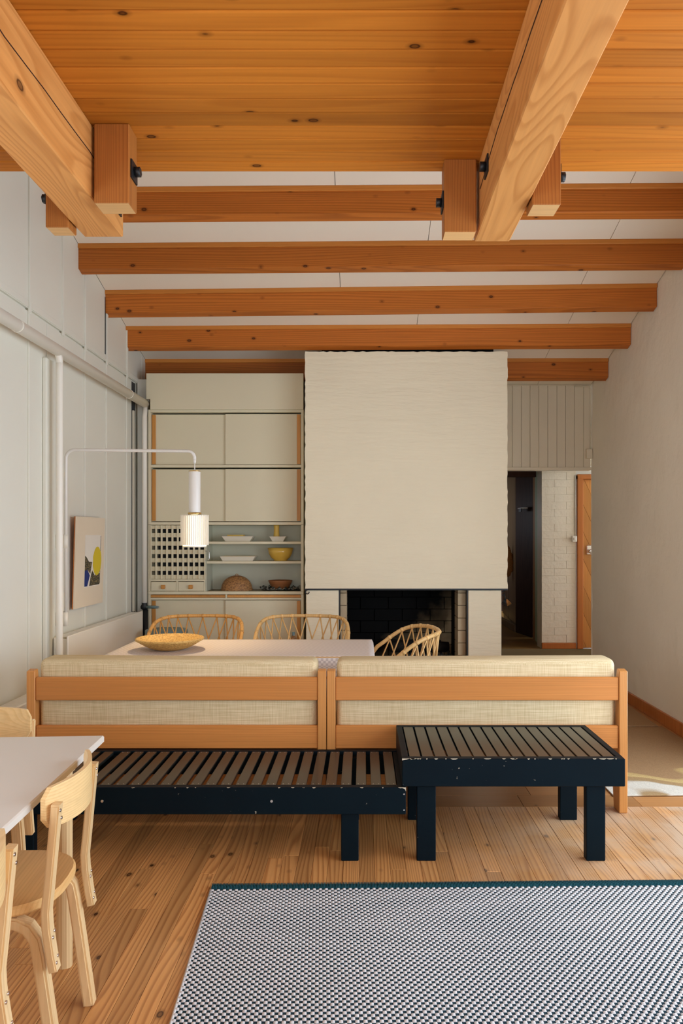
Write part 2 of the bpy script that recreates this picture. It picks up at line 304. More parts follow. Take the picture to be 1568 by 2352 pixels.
# ------------------------------------------------------------------ mesh helpers
ORG = {}
class MB:
    def __init__(self): self.v = []; self.f = []; self.mi = []; self.cur = 0; self.smooth = []
    def add(self, vs, fs, smooth=False):
        o = len(self.v); self.v += [tuple(p) for p in vs]
        for f in fs: self.f.append([o+i for i in f]); self.mi.append(self.cur); self.smooth.append(smooth)
        return self
    def box(self, x0, x1, y0, y1, z0, z1, bev=0):
        if x0 > x1: x0, x1 = x1, x0
        if y0 > y1: y0, y1 = y1, y0
        if z0 > z1: z0, z1 = z1, z0
        vs = [(x0,y0,z0),(x1,y0,z0),(x1,y1,z0),(x0,y1,z0),(x0,y0,z1),(x1,y0,z1),(x1,y1,z1),(x0,y1,z1)]
        fs = [(0,3,2,1),(4,5,6,7),(0,1,5,4),(1,2,6,5),(2,3,7,6),(3,0,4,7)]
        if bev <= 0: return self.add(vs, fs)
        bm = bmesh.new(); bv = [bm.verts.new(p) for p in vs]
        for f in fs: bm.faces.new([bv[i] for i in f])
        bmesh.ops.bevel(bm, geom=list(bm.edges), offset=bev, segments=2 if bev > 0.006 else 1, affect='EDGES', profile=0.5)
        bm.verts.index_update()
        self.add([v.co[:] for v in bm.verts], [[v.index for v in f.verts] for f in bm.faces]); bm.free(); return self
    def prism(self, pts, axis, a, b, bev=0):
        """polygon pts (2-D, in the two other axes, order xyz) extruded along axis from a to b"""
        def P(p, t):
            if axis == 'X': return (t, p[0], p[1])
            if axis == 'Y': return (p[0], t, p[1])
            return (p[0], p[1], t)
        n = len(pts); vs = [P(p, a) for p in pts] + [P(p, b) for p in pts]
        fs = [list(range(n)), list(range(2*n-1, n-1, -1))] + [(i, n+i, n+(i+1) % n, (i+1) % n) for i in range(n)]
        bm = bmesh.new(); bv = [bm.verts.new(p) for p in vs]
        for f in fs: bm.faces.new([bv[i] for i in f])
        bmesh.ops.recalc_face_normals(bm, faces=list(bm.faces))
        if bev: bmesh.ops.bevel(bm, geom=list(bm.edges), offset=bev, segments=1, affect='EDGES')
        bm.verts.index_update(); self.add([v.co[:] for v in bm.verts], [[v.index for v in f.verts] for f in bm.faces]); bm.free(); return self
    def tube(self, path, r, n=8, cap=True, sq=None):
        """swept section along path; r number or list; sq=(w,h) gives a rounded-rectangular section"""
        path = [Vector(p) for p in path]; m = len(path)
        rs = r if isinstance(r, (list, tuple)) else [r]*m
        t0 = (path[1]-path[0]).normalized()
        up = Vector((0, 0, 1)) if abs(t0.z) < 0.9 else Vector((0, 1, 0))
        u = t0.cross(up).normalized(); vs = []
        for i, p in enumerate(path):
            t = ((path[min(i+1, m-1)]-path[max(i-1, 0)])).normalized()
            u = (u - t*u.dot(t)).normalized(); w = t.cross(u)
            for k in range(n):
                a = 2*math.pi*k/n; vs.append(p + (u*math.cos(a)+w*math.sin(a))*rs[i])
        fs = [(i*n+k, i*n+(k+1) % n, (i+1)*n+(k+1) % n, (i+1)*n+k) for i in range(m-1) for k in range(n)]
        self.add(vs, fs, True)
        if cap:
            o = len(self.v)-len(vs)
            self.f.append([o+k for k in range(n-1, -1, -1)]); self.mi.append(self.cur); self.smooth.append(False)
            self.f.append([o+(m-1)*n+k for k in range(n)]); self.mi.append(self.cur); self.smooth.append(False)
        return self
    def strip(self, path, nrm, w, th):
        """flat bar swept along path in a plane: 'nrm' is the fixed sideways axis (width w), thickness th"""
        path = [Vector(p) for p in path]; nrm = Vector(nrm).normalized(); m = len(path); vs = []
        for i, p in enumerate(path):
            t = (path[min(i+1, m-1)]-path[max(i-1, 0)]).normalized(); q = t.cross(nrm).normalized()
            for a, b in ((-1, -1), (1, -1), (1, 1), (-1, 1)): vs.append(p+nrm*(a*w/2)+q*(b*th/2))
        fs = [(i*4+k, (i+1)*4+k, (i+1)*4+(k+1) % 4, i*4+(k+1) % 4) for i in range(m-1) for k in range(4)]
        fs += [(0, 1, 2, 3), ((m-1)*4+3, (m-1)*4+2, (m-1)*4+1, (m-1)*4)]
        bm = bmesh.new(); bv = [bm.verts.new(p) for p in vs]
        for f in fs: bm.faces.new([bv[i] for i in f])
        bmesh.ops.recalc_face_normals(bm, faces=list(bm.faces))
        ed = [e for e in bm.edges if abs((e.verts[0].co-e.verts[1].co).normalized().dot(nrm)) < 0.5 and len(e.link_faces) == 2 and e.calc_face_angle(0) > 1.0]
        bmesh.ops.bevel(bm, geom=ed, offset=min(w, th)*0.18, segments=2, affect='EDGES')
        bm.verts.index_update(); self.add([v.co[:] for v in bm.verts], [[v.index for v in f.verts] for f in bm.faces]); bm.free(); return self
    def lathe(self, prof, c=(0, 0, 0), n=32, sx=1, sy=1):
        m = len(prof); vs = []
        for r, z in prof:
            for k in range(n):
                a = 2*math.pi*k/n; vs.append((c[0]+r*math.cos(a)*sx, c[1]+r*math.sin(a)*sy, c[2]+z))
        fs = [(i*n+k, i*n+(k+1) % n, (i+1)*n+(k+1) % n, (i+1)*n+k) for i in range(m-1) for k in range(n)]
        return self.add(vs, fs, True)
    def build(self, name, mat, parent=None, org=None):
        me = bpy.data.meshes.new(name)
        o0 = ORG.get(parent, Vector((0, 0, 0))) if parent is not None else Vector(org or (0, 0, 0))
        me.from_pydata([tuple(Vector(p)-o0) for p in self.v], [], self.f)
        mats = mat if isinstance(mat, (list, tuple)) else [mat]
        for k in mats: me.materials.append(M[k])
        me.polygons.foreach_set('material_index', self.mi); me.polygons.foreach_set('use_smooth', self.smooth)
        me.update()
        ob = bpy.data.objects.new(name, me); COL.objects.link(ob)
        if parent is not None: ob.parent = parent
        else: ob.location = o0
        ORG[ob] = o0
        return ob
def tag(o, label=None, cat=None, group=None, kind=None):
    if label: o['label'] = label
    if cat: o['category'] = cat
    if group: o['group'] = group
    if kind: o['kind'] = kind
    return o
def thing(name, label, cat, loc=(0, 0, 0), rz=0, group=None, local=False):
    o = bpy.data.objects.new(name, None); COL.objects.link(o); o.empty_display_size = 0.1
    o.location = loc; o.rotation_euler = (0, 0, rz)
    ORG[o] = Vector((0, 0, 0)) if local else Vector(loc)
    return tag(o, label, cat, group)
def box(name, mat, parent, x0, x1, y0, y1, z0, z1, bev=0):
    return MB().box(x0, x1, y0, y1, z0, z1, bev).build(name, mat, parent)
def copy_tree(o, parent=None):
    c = o.copy(); COL.objects.link(c); c.parent = parent; ORG[c] = ORG.get(o, Vector((0, 0, 0)))
    for ch in [k for k in bpy.data.objects if k.parent == o]: copy_tree(ch, c)
    return c
def arc(c, r, a0, a1, n, plane='XZ'):
    out = []
    for i in range(n+1):
        a = R(a0+(a1-a0)*i/n); u, v = r*math.cos(a), r*math.sin(a)
        out.append({'XZ': (c[0]+u, c[1], c[2]+v), 'YZ': (c[0], c[1]+u, c[2]+v), 'XY': (c[0]+u, c[1]+v, c[2])}[plane])
    return out
# ------------------------------------------------------------------ the setting
XL, XR, YF, YB = -1.995, 2.25, 7.27, -2.5
SL = 0.267
def CZ(y): return 2.897 + SL*(YF-y)
def struct(o): o['kind'] = 'structure'; return o

# floor
fl = struct(MB().box(XL-0.25, XR+0.25, YB-0.25, 9.0, -0.12, -0.014).build('floor', 'floor'))
MB().box(XL, XR, YB, 0.95, -0.014, 0.0).build('floor_slab', 'floor', fl)
bw = 0.066; x = XL; ci = 0
while x < XR-0.01:
    w = min(bw, XR-x); y = 0.95; first = True
    while y < 3.835:
        ln = random.uniform(0.5, 1.9) if first else random.uniform(1.1, 2.3)
        y2 = min(3.838, y+ln)
        if 3.838-y2 < 0.35: y2 = 3.838
        MB().box(x+0.0004, x+w-0.0004, y+0.0004, y2-0.0004, -0.014, random.uniform(-0.0006, 0.0006), 0.0012).build('floor_board', 'floor', fl)
        y = y2; first = False
    x += w; ci += 1
for r_ in range(5):
    y = 3.842+0.17*r_; x = XL-random.uniform(0, 0.2)
    while x < XR:
        ln = random.uniform(0.30, 0.62); x2 = min(x+ln, XR)
        MB().box(max(x, XL)+0.0006, x2-0.0006, y+0.0006, y+0.1694, -0.014, random.uniform(-0.001, 0.0), 0.0012).build('floor_board', 'floor_cross', fl)
        x = x2
MB().box(XL, XR, 4.692, 7.95, -0.014, 0.0).build('floor_slab', 'floor_cross', fl)

# right wall with its window opening beside the camera
wr = MB()
def wall_col(mb, x0, x1, y0, y1, z0, z1=None):
    if z1 is None: mb.prism([(y0, z0), (y1, z0), (y1, CZ(y1)+0.25), (y0, CZ(y0)+0.25)], 'X', x0, x1)
    else: mb.box(x0, x1, y0, y1, z0, z1)
wall_col(wr, XR, XR+0.26, YB-0.26, WR[0], -0.05)
wall_col(wr, XR, XR+0.26, WR[0], WR[1], -0.05, WR[2])
wall_col(wr, XR, XR+0.26, WR[0], WR[1], WR[3])
# the part in view, as a gently uneven whitewashed surface
ny, nz_ = 40, 50
y0, y1 = WR[1], YF
pts = []
rnd = random.Random(3)
for i in range(ny+1):
    for k in range(nz_+1):
        y = y0+(y1-y0)*i/ny; z = -0.02+(CZ(y)+0.1+0.02)*k/nz_
        d = 0.0035*math.sin(y*9.1+math.sin(z*5.3)*1.7)*math.sin(z*7.7+y*2.1)+rnd.uniform(-0.0012, 0.0012)
        pts.append((XR+d if 0 < i else XR, y, z))
wr.add(pts, [(i*(nz_+1)+k, i*(nz_+1)+k+1, (i+1)*(nz_+1)+k+1, (i+1)*(nz_+1)+k) for i in range(ny) for k in range(nz_)], True)
wr.prism([(y0, -0.05), (YF, -0.05), (YF, CZ(YF)+0.25), (y0, CZ(y0)+0.25)], 'X', XR+0.012, XR+0.26)
wr.box(XR-0.004, XR+0.012, YF-0.012, YF, -0.02, CZ(YF))
struct(wr.build('wall_right', 'plaster'))
bb = struct(MB().box(XR-0.02, XR-0.001, 4.36, YF-0.02, 0.0, 0.094, 0.003).build('baseboard_right', 'red_gloss'))
wf = struct(MB().box(XR+0.06, XR+0.12, WR[0], WR[1], WR[2], WR[2]+0.06).box(XR+0.06, XR+0.12, WR[0], WR[1], WR[3]-0.06, WR[3]).box(XR+0.06, XR+0.12, WR[0], WR[0]+0.06, WR[2], WR[3]).box(XR+0.06, XR+0.12, WR[1]-0.06, WR[1], WR[2], WR[3]).build('window_1', 'wall_white'))
for yy in (WR[0]+(WR[1]-WR[0])/3, WR[0]+2*(WR[1]-WR[0])/3): box('mullion', 'wall_white', wf, XR+0.06, XR+0.12, yy-0.03, yy+0.03, WR[2]+0.06, WR[3]-0.06)

# rear wall
wb = MB()
wb.prism([(XL-0.25, -0.05), (WB[0], -0.05), (WB[0], CZ(YB)+0.3), (XL-0.25, CZ(YB)+0.3)], 'Y', YB-0.25, YB)
wb.prism([(WB[1], -0.05), (XR+0.25, -0.05), (XR+0.25, CZ(YB)+0.3), (WB[1], CZ(YB)+0.3)], 'Y', YB-0.25, YB)
wb.box(WB[0], WB[1], YB-0.25, YB, -0.05, WB[2]); wb.box(WB[0], WB[1], YB-0.25, YB, WB[3], CZ(YB)+0.3)
struct(wb.build('wall_back', 'wall_white'))
w2 = struct(MB().box(WB[0], WB[1], YB-0.15, YB-0.09, WB[2], WB[2]+0.06).box(WB[0], WB[1], YB-0.15, YB-0.09, WB[3]-0.06, WB[3]).box(WB[0], WB[0]+0.06, YB-0.15, YB-0.09, WB[2], WB[3]).box(WB[1]-0.06, WB[1], YB-0.15, YB-0.09, WB[2], WB[3]).build('window_2', 'wall_white'))
for k in range(1, 3):
    xx = WB[0]+(WB[1]-WB[0])*k/3
    box('mullion', 'wall_white', w2, xx-0.03, xx+0.03, YB-0.15, YB-0.09, WB[2]+0.06, WB[3]-0.06)

# left wall: backing, painted boards, battens
wl = MB(); wall_col(wl, XL-0.25, XL-0.014, YB-0.25, WL[0], -0.05); wall_col(wl, XL-0.25, XL-0.014, WL[1], YF+0.3, -0.05)
wall_col(wl, XL-0.25, XL-0.014, WL[0], WL[1], -0.05, WL[2]); wall_col(wl, XL-0.25, XL-0.014, WL[0], WL[1], WL[3])
wl = struct(wl.build('wall_left', 'wall_white'))
ub = [2.2, 3.3, 3.92, 4.421, 4.915, 5.313, 5.757, 6.252, 6.68]
SEAM = 2.755
for a, b in zip([YB]+ub, ub+[YF]):
    if b <= a: continue
    g = 0.003
    MB().prism([(a+g, SEAM+0.008), (b-g, SEAM+0.008), (b-g, CZ(b)), (a+g, CZ(a))], 'X', XL-0.014, XL+0.004, 0.0015).build('wall_panel', 'wall_white', wl)
    MB().box(XL-0.014, XL+0.012, a+0.022, b-0.022, SEAM+0.012, SEAM+0.05, 0.003).build('ledge_strip', 'wall_white', wl)
lb = [1.56, 2.4, 3.3, 3.92, 4.421, 4.68, 5.313, 5.757, 6.252, 6.40]
for a, b in zip(lb[:-1], lb[1:]):
    MB().box(XL-0.014, XL, a+0.003, b-0.003, 0.0, SEAM-0.006, 0.0015).build('wall_panel', 'wall_white', wl)
for y in ub:
    if y > 3.5 and y < 6.5: MB().prism([(y-0.014, SEAM-0.02), (y+0.014, SEAM-0.02), (y+0.014, CZ(y+0.014)-0.004), (y-0.014, CZ(y-0.014)-0.004)], 'X', XL+0.003, XL+0.016, 0.002).build('batten', 'wall_white', wl)
for y in (3.92, 4.421, 5.313, 5.757, 6.252):
    MB().box(XL, XL+0.011, y-0.013, y+0.013, 0.0, SEAM-0.01, 0.002).build('batten', 'wall_white', wl)
w3 = struct(MB().box(XL-0.16, XL-0.10, WL[0], WL[1], WL[2], WL[2]+0.05).box(XL-0.16, XL-0.10, WL[0], WL[1], WL[3]-0.05, WL[3]).box(XL-0.16, XL-0.10, WL[0], WL[0]+0.05, WL[2], WL[3]).box(XL-0.16, XL-0.10, WL[1]-0.05, WL[1], WL[2], WL[3]).build('added_window', 'wall_white'))  # frame of the left opening added for its light
MB().box(XL, XL+0.03, 4.61, 4.725, 0.0, 2.52, 0.008).build('pilaster_board', 'wall_white', wl)
# dark strip painted as gap shade at the far end of the boards, beside the cupboards
MB().box(XL-0.013, XL-0.006, 6.405, 6.52, 0.0, SEAM-0.006).build('shadow_gap_strip', 'dark_gap', wl)
MB().box(XL-0.014, XL+0.01, 6.435, 6.46, 0.75, 2.5, 0.003).build('batten', 'trimgrey', wl)
MB().box(XL+0.0035, XL+0.0055, 5.722, 5.740, SEAM+0.06, CZ(5.74)-0.05).build('shadow_gap_strip', 'dark_gap', wl)  # dark strip laid on the boards as the shade of a gap

# far wall
wfar = MB()
wfar.box(XL-0.2, 1.17, YF, YF+0.2, -0.05, CZ(YF)+0.1)
wfar.box(1.17, XR+0.01, YF+0.03, YF+0.10, 2.10, CZ(YF)+0.2)
wfar = struct(wfar.build('wall_far', 'trimgrey'))
def fx(px): return (px-832)*YF/F_PX
seams = [1155.4, 1176, 1197, 1217, 1237, 1257.6, 1278.5, 1298.5, 1319, 1340, 1358]
for a, b in zip(seams, seams[1:]):
    MB().box(fx(a)+0.0012, min(fx(b), XR-0.008)-0.0012, YF, YF+0.028, 2.083, CZ(YF)-0.006, 0.002).build('beadboard', 'trimgrey', wfar)
box('bottom_rail', 'trimgrey', wfar, 1.15, XR-0.004, YF-0.018, YF+0.10, 2.054, 2.083, 0.002)
box('top_rail', 'trimgrey', wfar, 1.15, XR-0.006, YF-0.006, YF, CZ(YF)-0.012, CZ(YF)-0.002, 0.001)

# ceiling: white boards between the rafters
RY = [2.1, 2.6, 3.1, 3.62, 4.14, 4.66, 5.19, 5.735, 6.24, 6.79]
cl = struct(MB().prism([(YB-0.3, CZ(YB-0.3)+0.03), (YF+0.3, CZ(YF+0.3)+0.03), (YF+0.3, CZ(YF+0.3)+0.2), (YB-0.3, CZ(YB-0.3)+0.2)], 'X', XL-0.25, XR+0.26).build('ceiling', 'dark_gap'))
ys = [YB]+RY+[YF]
for i, (a, b) in enumerate(zip(ys, ys[1:])):
    cut = [XL+0.004, (-0.17 if i % 2 == 1 else 0.457), 1.67 if i % 2 == 1 else 1.72, XR-0.004]
    for p, q in zip(cut, cut[1:]):
        MB().prism([(a+0.02, CZ(a+0.02)), (b+0.02, CZ(b+0.02)), (b+0.02, CZ(b+0.02)+0.02), (a+0.02, CZ(a+0.02)+0.02)], 'X', p+0.002, q-0.002).build('ceiling_panel', 'ceil_white', cl)

# rafters: five in view, numbered by where they are found
RW, RH = 0.07, 0.172
skew = {4.66: 0.04, 5.19: 0.05, 5.735: 0.085, 6.24: 0.04, 6.79: 0.02}
rl = {4.66: 'dark pine rafter just beyond the loft deck edge', 5.19: 'dark pine rafter second beyond the loft, right below the loft beam ends',
      5.735: 'dark pine rafter third beyond the loft, with faint scratches', 6.24: 'dark pine rafter passing just in front of the chimney hood top'}
def rafter(y, xa, xb, label):
    o = thing('rafter', label, 'rafter', (0, y, CZ(y)-RH), group='roof rafters')
    s = skew.get(y, 0)
    def yy(x): return y - s*(x-XL)/(XR-XL)
    def bar(name, mat, dy0, dy1, h0, h1):
        vs = []
        for x in (xa, xb):
            b = yy(x)
            vs += [(x, b+dy0, CZ(b+dy0)-h1), (x, b+dy1, CZ(b+dy1)-h1), (x, b+dy1, CZ(b+dy1)-h0), (x, b+dy0, CZ(b+dy0)-h0)]
        fs = [(0, 1, 2, 3), (7, 6, 5, 4), (0, 4, 5, 1), (1, 5, 6, 2), (2, 6, 7, 3), (3, 7, 4, 0)]
        bm = bmesh.new(); bv = [bm.verts.new(p) for p in vs]
        for f in fs: bm.faces.new([bv[i] for i in f])
        bmesh.ops.recalc_face_normals(bm, faces=list(bm.faces))
        bmesh.ops.bevel(bm, geom=list(bm.edges), offset=0.003, segments=1, affect='EDGES'); bm.verts.index_update()
        m = MB(); m.add([v.co[:] for v in bm.verts], [[v.index for v in f.verts] for f in bm.faces]); bm.free()
        m.build(name, mat, o)
    bar('rafter_body', 'rafter', 0.0, RW, 0.0, RH)
    bar('top_batten', 'rafter_strip', -0.012, 0.0, 0.0, 0.032)
    return o
for y in (4.66, 5.19, 5.735, 6.24): rafter(y, XL+0.002, XR-0.002, rl[y])
rafter(6.79, XL+0.002, -0.49, 'short rafter piece left of the hood, above the cupboards')
rafter(6.79, 1.235, XR-0.002, 'short rafter piece right of the hood, above the grey boarding')
for y in (2.1, 2.6, 3.1, 3.62, 4.14):
    struct(MB().prism([(y, CZ(y)-RH), (y+RW, CZ(y+RW)-RH), (y+RW, CZ(y+RW)+0.01), (y, CZ(y)+0.01)], 'X', XL, XR).build('rafter_above_loft', 'rafter'))

# loft deck
LZ = 2.81; LE = 2.862
ld = struct(MB().box(XL, XR, YB, LE-0.004, LZ+0.022, LZ+0.10).build('loft_deck', 'loft_plank'))
y = LE; k = 0
while y > 0.6:
    cut = [XL+0.002] + sorted(random.uniform(XL+0.5, XR-0.5) for _ in range(random.choice([0, 0, 1]))) + [XR-0.002]
    for p, q in zip(cut, cut[1:]):
        MB().box(p+0.0006, q-0.0006, y-0.0782, y-0.0014, LZ, LZ+0.024, 0.0042).build('ceiling_plank', 'loft_plank', ld)
    y -= 0.0798; k += 1
MB().box(XL, XR, YB, y, LZ, LZ+0.024).build('ceiling_plank', 'loft_plank', ld)

# loft beams
for (xa, xb, ye, lab) in ((-1.075, -0.925, 2.866, 'thick pale pine loft beam on the left, above the dining nook wall'), (0.438, 0.578, 2.909, 'thick pale pine loft beam on the right, with swirling grain')):
    t = thing('loft_beam', lab, 'beam', ((xa+xb)/2, 0, 2.56), group='loft beams')
    MB().box(xa, xb, YB, ye, 2.56, LZ-0.001, 0.004).build('beam_body', 'beam', t)
    # drying cracks along the side that shows
    xs = xb if xa < 0 else xa; sg = 1 if xa < 0 else -1
    zz = 2.70; pth = []
    yy = 1.55
    while yy < ye-0.05:
        pth.append((xs+sg*0.0001, yy, zz)); yy += 0.12; zz += random.uniform(-0.011, 0.007)
    MB().tube(pth, 0.0022, 4).build('drying_crack', 'hall_dark', t)

# hangers with bolts
def bolt(parent, x, y, z, d):
    p = MB().box(x, x+d*0.006, y-0.032, y+0.032, z-0.032, z+0.032, 0.001).build('washer_plate', 'black_iron', parent)
    MB().tube([(x+d*0.006, y, z), (x+d*0.026, y, z)], 0.0165, 6).build('nut', 'black_iron', p)
    return p
HB = 2.538
def hanger(xa, xb, ya, yb, bx, bd, bz, lab):
    t = thing('loft_hanger', lab, 'wooden post', ((xa+xb)/2, (ya+yb)/2, HB), group='loft hangers')
    m = MB().box(xa, xb, ya, yb, HB, LZ+0.0-0.0005, 0.003)
    m.mi = [0]*len(m.f); me = m
    for i, f in enumerate(m.f):
        if all(abs(m.v[j][2]-HB) < 0.0005 for j in f): m.mi[i] = 1
    m.build('post', ['hanger', 'endgrain'], t)
    bolt(t, bx, (ya+yb)/2, bz, bd)
    return t
hanger(-0.915, -0.795, 2.523, 2.612, -0.795, 1, 2.665, 'reddish pine hanger block on the right face of the left loft beam')
hanger(-1.165, -1.080, 2.721, 2.80, -1.165, -1, 2.66, 'pine hanger block peeking out left of the left loft beam')
hanger(0.305, 0.425, 2.76, 2.845, 0.305, -1, 2.665, 'brown pine hanger block on the left face of the right loft beam')
hanger(0.582, 0.680, 2.535, 2.63, 0.680, 1, 2.655, 'orange pine hanger block right of the right loft beam')
for lb_, (x, y, z, d) in zip([o for o in bpy.data.objects if o.name.startswith('loft_beam')], ((-0.925, 2.80, 2.655, 1), (0.438, 2.60, 2.70, -1))): bolt(lb_, x, y, z, d)

# ------------------------------------------------------------------ the hall beyond the opening
HY = 7.9; HZ = 0.207
hs = struct(MB().box(1.10, 3.6, HY-0.02, HY+0.02, 0.0, HZ-0.002).build('trim_1', 'riser'))
struct(MB().box(0.9, 3.6, HY-0.012, 12.0, HZ-0.05, HZ).build('floor_hall', 'hall_floor'))
def hx(px): return (px-832)*HY/F_PX
bx0, bx1 = hx(1243.5), hx(1322)
hw = struct(MB().box(bx0, bx1, HY+0.0045, HY+0.2, HZ, 2.5).build('wall_hall', 'brickwhite'))
# courses of whitewashed brick, each brick its own piece
z = HZ+0.065; row = 0
while z < 2.35:
    h = 0.078; xx = bx0 - (0.13 if row % 2 else 0)
    while xx < bx1-0.01:
        a, b = max(xx, bx0), min(xx+0.262, bx1)
        if b-a > 0.02:
            e = random.uniform(0, 0.0028) if z < 1.5 else random.uniform(0, 0.0006)
            MB().box(a+0.0003, b-0.0003, HY-0.001-e, HY+0.02, z+0.0002, z+h+0.0006, 0.0016).build('brick', 'brickwhite', hw)
        xx += 0.264
    z += h+0.001; row += 1
box('skirting', 'red_gloss', hw, bx0, bx1, HY-0.02, HY+0.01, HZ, HZ+0.062, 0.003)
# sage green reveal, frame post, dark closet side and boarded corridor wall
def vwall(mb, p, q, z0, z1, th=0.03):
    p, q = Vector((p[0], p[1], 0)), Vector((q[0], q[1], 0)); d = (q-p).normalized(); n = Vector((d.y, -d.x, 0))*th
    mb.prism([(p.x, p.y), (q.x, q.y), (q.x+n.x, q.y+n.y), (p.x+n.x, p.y+n.y)], 'Z', z0, z1)
    return mb
struct(vwall(MB(), (bx0, HY+0.013), (1.995, 8.56), HZ, 2.5, 0.05).build('wall_reveal', 'sage'))
struct(vwall(MB(), (1.995, 8.56), (2.01, 8.72), HZ, 2.5, 0.05).build('trim_2', 'door_wood'))
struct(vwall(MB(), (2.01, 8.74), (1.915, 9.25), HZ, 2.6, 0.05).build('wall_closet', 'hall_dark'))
hp = struct(vwall(MB(), (1.925, 9.26), (2.02, 10.6), HZ, 2.6, 0.05).build('wall_corridor', 'hall_panel'))
for k in range(14):
    t = (k+0.5)/14; px_, py_ = 1.925+(2.02-1.925)*t, 9.26+(10.6-9.26)*t
    MB().box(px_-0.012, px_+0.02, py_-0.044, py_+0.044, HZ+0.1, 2.5, 0.006).build('beadboard', 'hall_panel', hp)
MB().box(1.90, 1.93, 9.26, 10.6, HZ, HZ+0.09, 0.004).build('skirting', 'hall_panel', hp)
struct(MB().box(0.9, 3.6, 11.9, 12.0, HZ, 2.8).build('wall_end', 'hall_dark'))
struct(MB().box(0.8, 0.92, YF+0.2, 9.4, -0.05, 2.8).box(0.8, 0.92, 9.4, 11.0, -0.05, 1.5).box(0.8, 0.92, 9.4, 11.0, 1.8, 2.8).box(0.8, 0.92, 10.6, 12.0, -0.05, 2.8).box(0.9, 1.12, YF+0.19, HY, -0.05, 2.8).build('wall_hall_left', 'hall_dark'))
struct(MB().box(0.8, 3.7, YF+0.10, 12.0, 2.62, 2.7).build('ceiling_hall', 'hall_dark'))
struct(MB().box(1.15, bx0, HY+0.25, HY+0.32, 2.06, 2.62).build('trim_3', 'hall_dark'))
# lateral hall with a window of its own
struct(MB().box(XR+0.26, 3.6, YF-0.3, YF-0.2, -0.05, 2.7).build('wall_hall_near', 'brickwhite'))
he = struct(MB().box(3.5, 3.6, YF-0.3, HY+0.3, -0.05, 0.7).box(3.5, 3.6, YF-0.3, HY+0.3, 2.4, 2.8).box(3.5, 3.6, YF-0.3, YF-0.1, 0.7, 2.4).box(3.5, 3.6, HY-0.05, HY+0.3, 0.7, 2.4).build('wall_hall_right', 'brickwhite'))
MB().box(2.24, 3.6, YF-0.25, HY+0.02, -0.05, 0.0).build('floor_slab', 'floor_cross', fl)
portal('window_portal', (0.78, 10.0, 1.65), (0, R(-90), 0), 0.3, 1.2)
portal('window_portal', (3.62, (YF+HY)/2-0.05, 1.55), (0, R(90), 0), 1.7, HY-YF+0.05)
# pine door with diagonal boards
dj0, dj1 = hx(1324), hx(1337)
d1 = struct(MB().box(dj0, dj1, HY-0.03, HY+0.06, HZ, 2.055, 0.004).build('door_1', 'red_gloss'))
box('head_jamb', 'red_gloss', d1, dj0, 3.2, HY-0.035, HY+0.06, 2.015, 2.065, 0.004)
box('head_wall', 'wall_white', d1, dj0-0.02, 3.5, HY+0.01, HY+0.05, 2.065, 2.62)
box('door_leaf', 'door_wood', d1, dj1, dj1+0.86, HY+0.02, HY+0.055, HZ+0.005, 2.015)
for k in range(-4, 9):
    # board edges fall away from the jamb
    z0 = HZ+0.1+k*0.29
    pts = [(dj1+0.004, z0+0.002), (dj1+0.004, z0+0.288), (dj1+0.62, z0+0.288-1.35), (dj1+0.62, z0+0.002-1.35)]
    # clip to the leaf
    def clip(poly, f):
        out = []
        for i, p in enumerate(poly):
            q = poly[(i+1) % len(poly)]; a, b = f(p), f(q)
            if a >= 0: out.append(p)
            if a*b < 0: s = a/(a-b); out.append((p[0]+(q[0]-p[0])*s, p[1]+(q[1]-p[1])*s))
        return out
    pts = clip(pts, lambda p: p[1]-(HZ+0.008)); pts = clip(pts, lambda p: 2.010-p[1]) if len(pts) > 2 else pts
    if len(pts) > 2: MB().prism(pts, 'Y', HY+0.008, HY+0.022, 0.0015).build('door_board', 'door_wood', d1)
hd = MB().box(dj1+0.045, dj1+0.10, HY-0.004, HY+0.010, 1.21, 1.31, 0.006).build('lock_plate', 'steel', d1)
MB().lathe([(0.0, 0), (0.022, 0.004), (0.024, 0.02), (0.012, 0.03), (0.0, 0.03)], (0, 0, 0), 12).build('knob', 'steel', hd)
kb = [o for o in bpy.data.objects if o.name.startswith('knob')][0]; kb.location = (dj1+0.072, HY-0.03, 1.245); kb.rotation_euler = (R(90), 0, 0)
# switch, cable and corner conduit
t = thing('light_switch', 'small cream surface light switch on the hall brick wall', 'switch', (hx(1316), HY, 1.36))
MB().box(hx(1311), hx(1322), HY-0.045, HY-0.005, 1.345, 1.41, 0.006).build('switch_body', 'dish_white', t)
MB().box(hx(1314.5), hx(1319), HY-0.052, HY-0.043, 1.365, 1.392, 0.002).build('toggle', 'dish_white', t)
MB().tube([(hx(1320.5), HY-0.012, 1.41), (hx(1320.5), HY-0.012, 2.06)], 0.006, 6).build('cable', 'dish_white', t)
t = thing('junction_box', 'small painted junction box and conduit in the right wall corner', 'junction box', (XR, YF-0.05, 2.2))
MB().box(fx(1344), XR-0.003, YF-0.045, YF-0.002, 2.165, 2.26, 0.005).build('box_body', 'trimgrey', t)
MB().tube([(XR-0.014, YF-0.012, 2.26), (XR-0.014, YF-0.012, CZ(YF)-0.05), (XR-0.03, YF-0.012, CZ(YF)-0.022), (fx(1319), YF-0.012, CZ(YF)-0.022)], 0.007, 6).build('conduit', 'trimgrey', t)
# rust coloured woollen bundle on the corridor wall
m = MB(); prof = []
for i in range(15):
    z = 0.46*i/14; prof.append((0.004+0.10*math.sin(math.pi*(i/14)**0.75)**0.8*(1+0.12*math.sin(i*2.3)), z))
m.lathe(prof, (1.845, 9.52, 0.87), 16, 1.0, 0.6)
tag(m.build('wool_bundle', 'fur'), 'rust orange wool bundle hanging behind the hood edge in the hall', 'bundle')
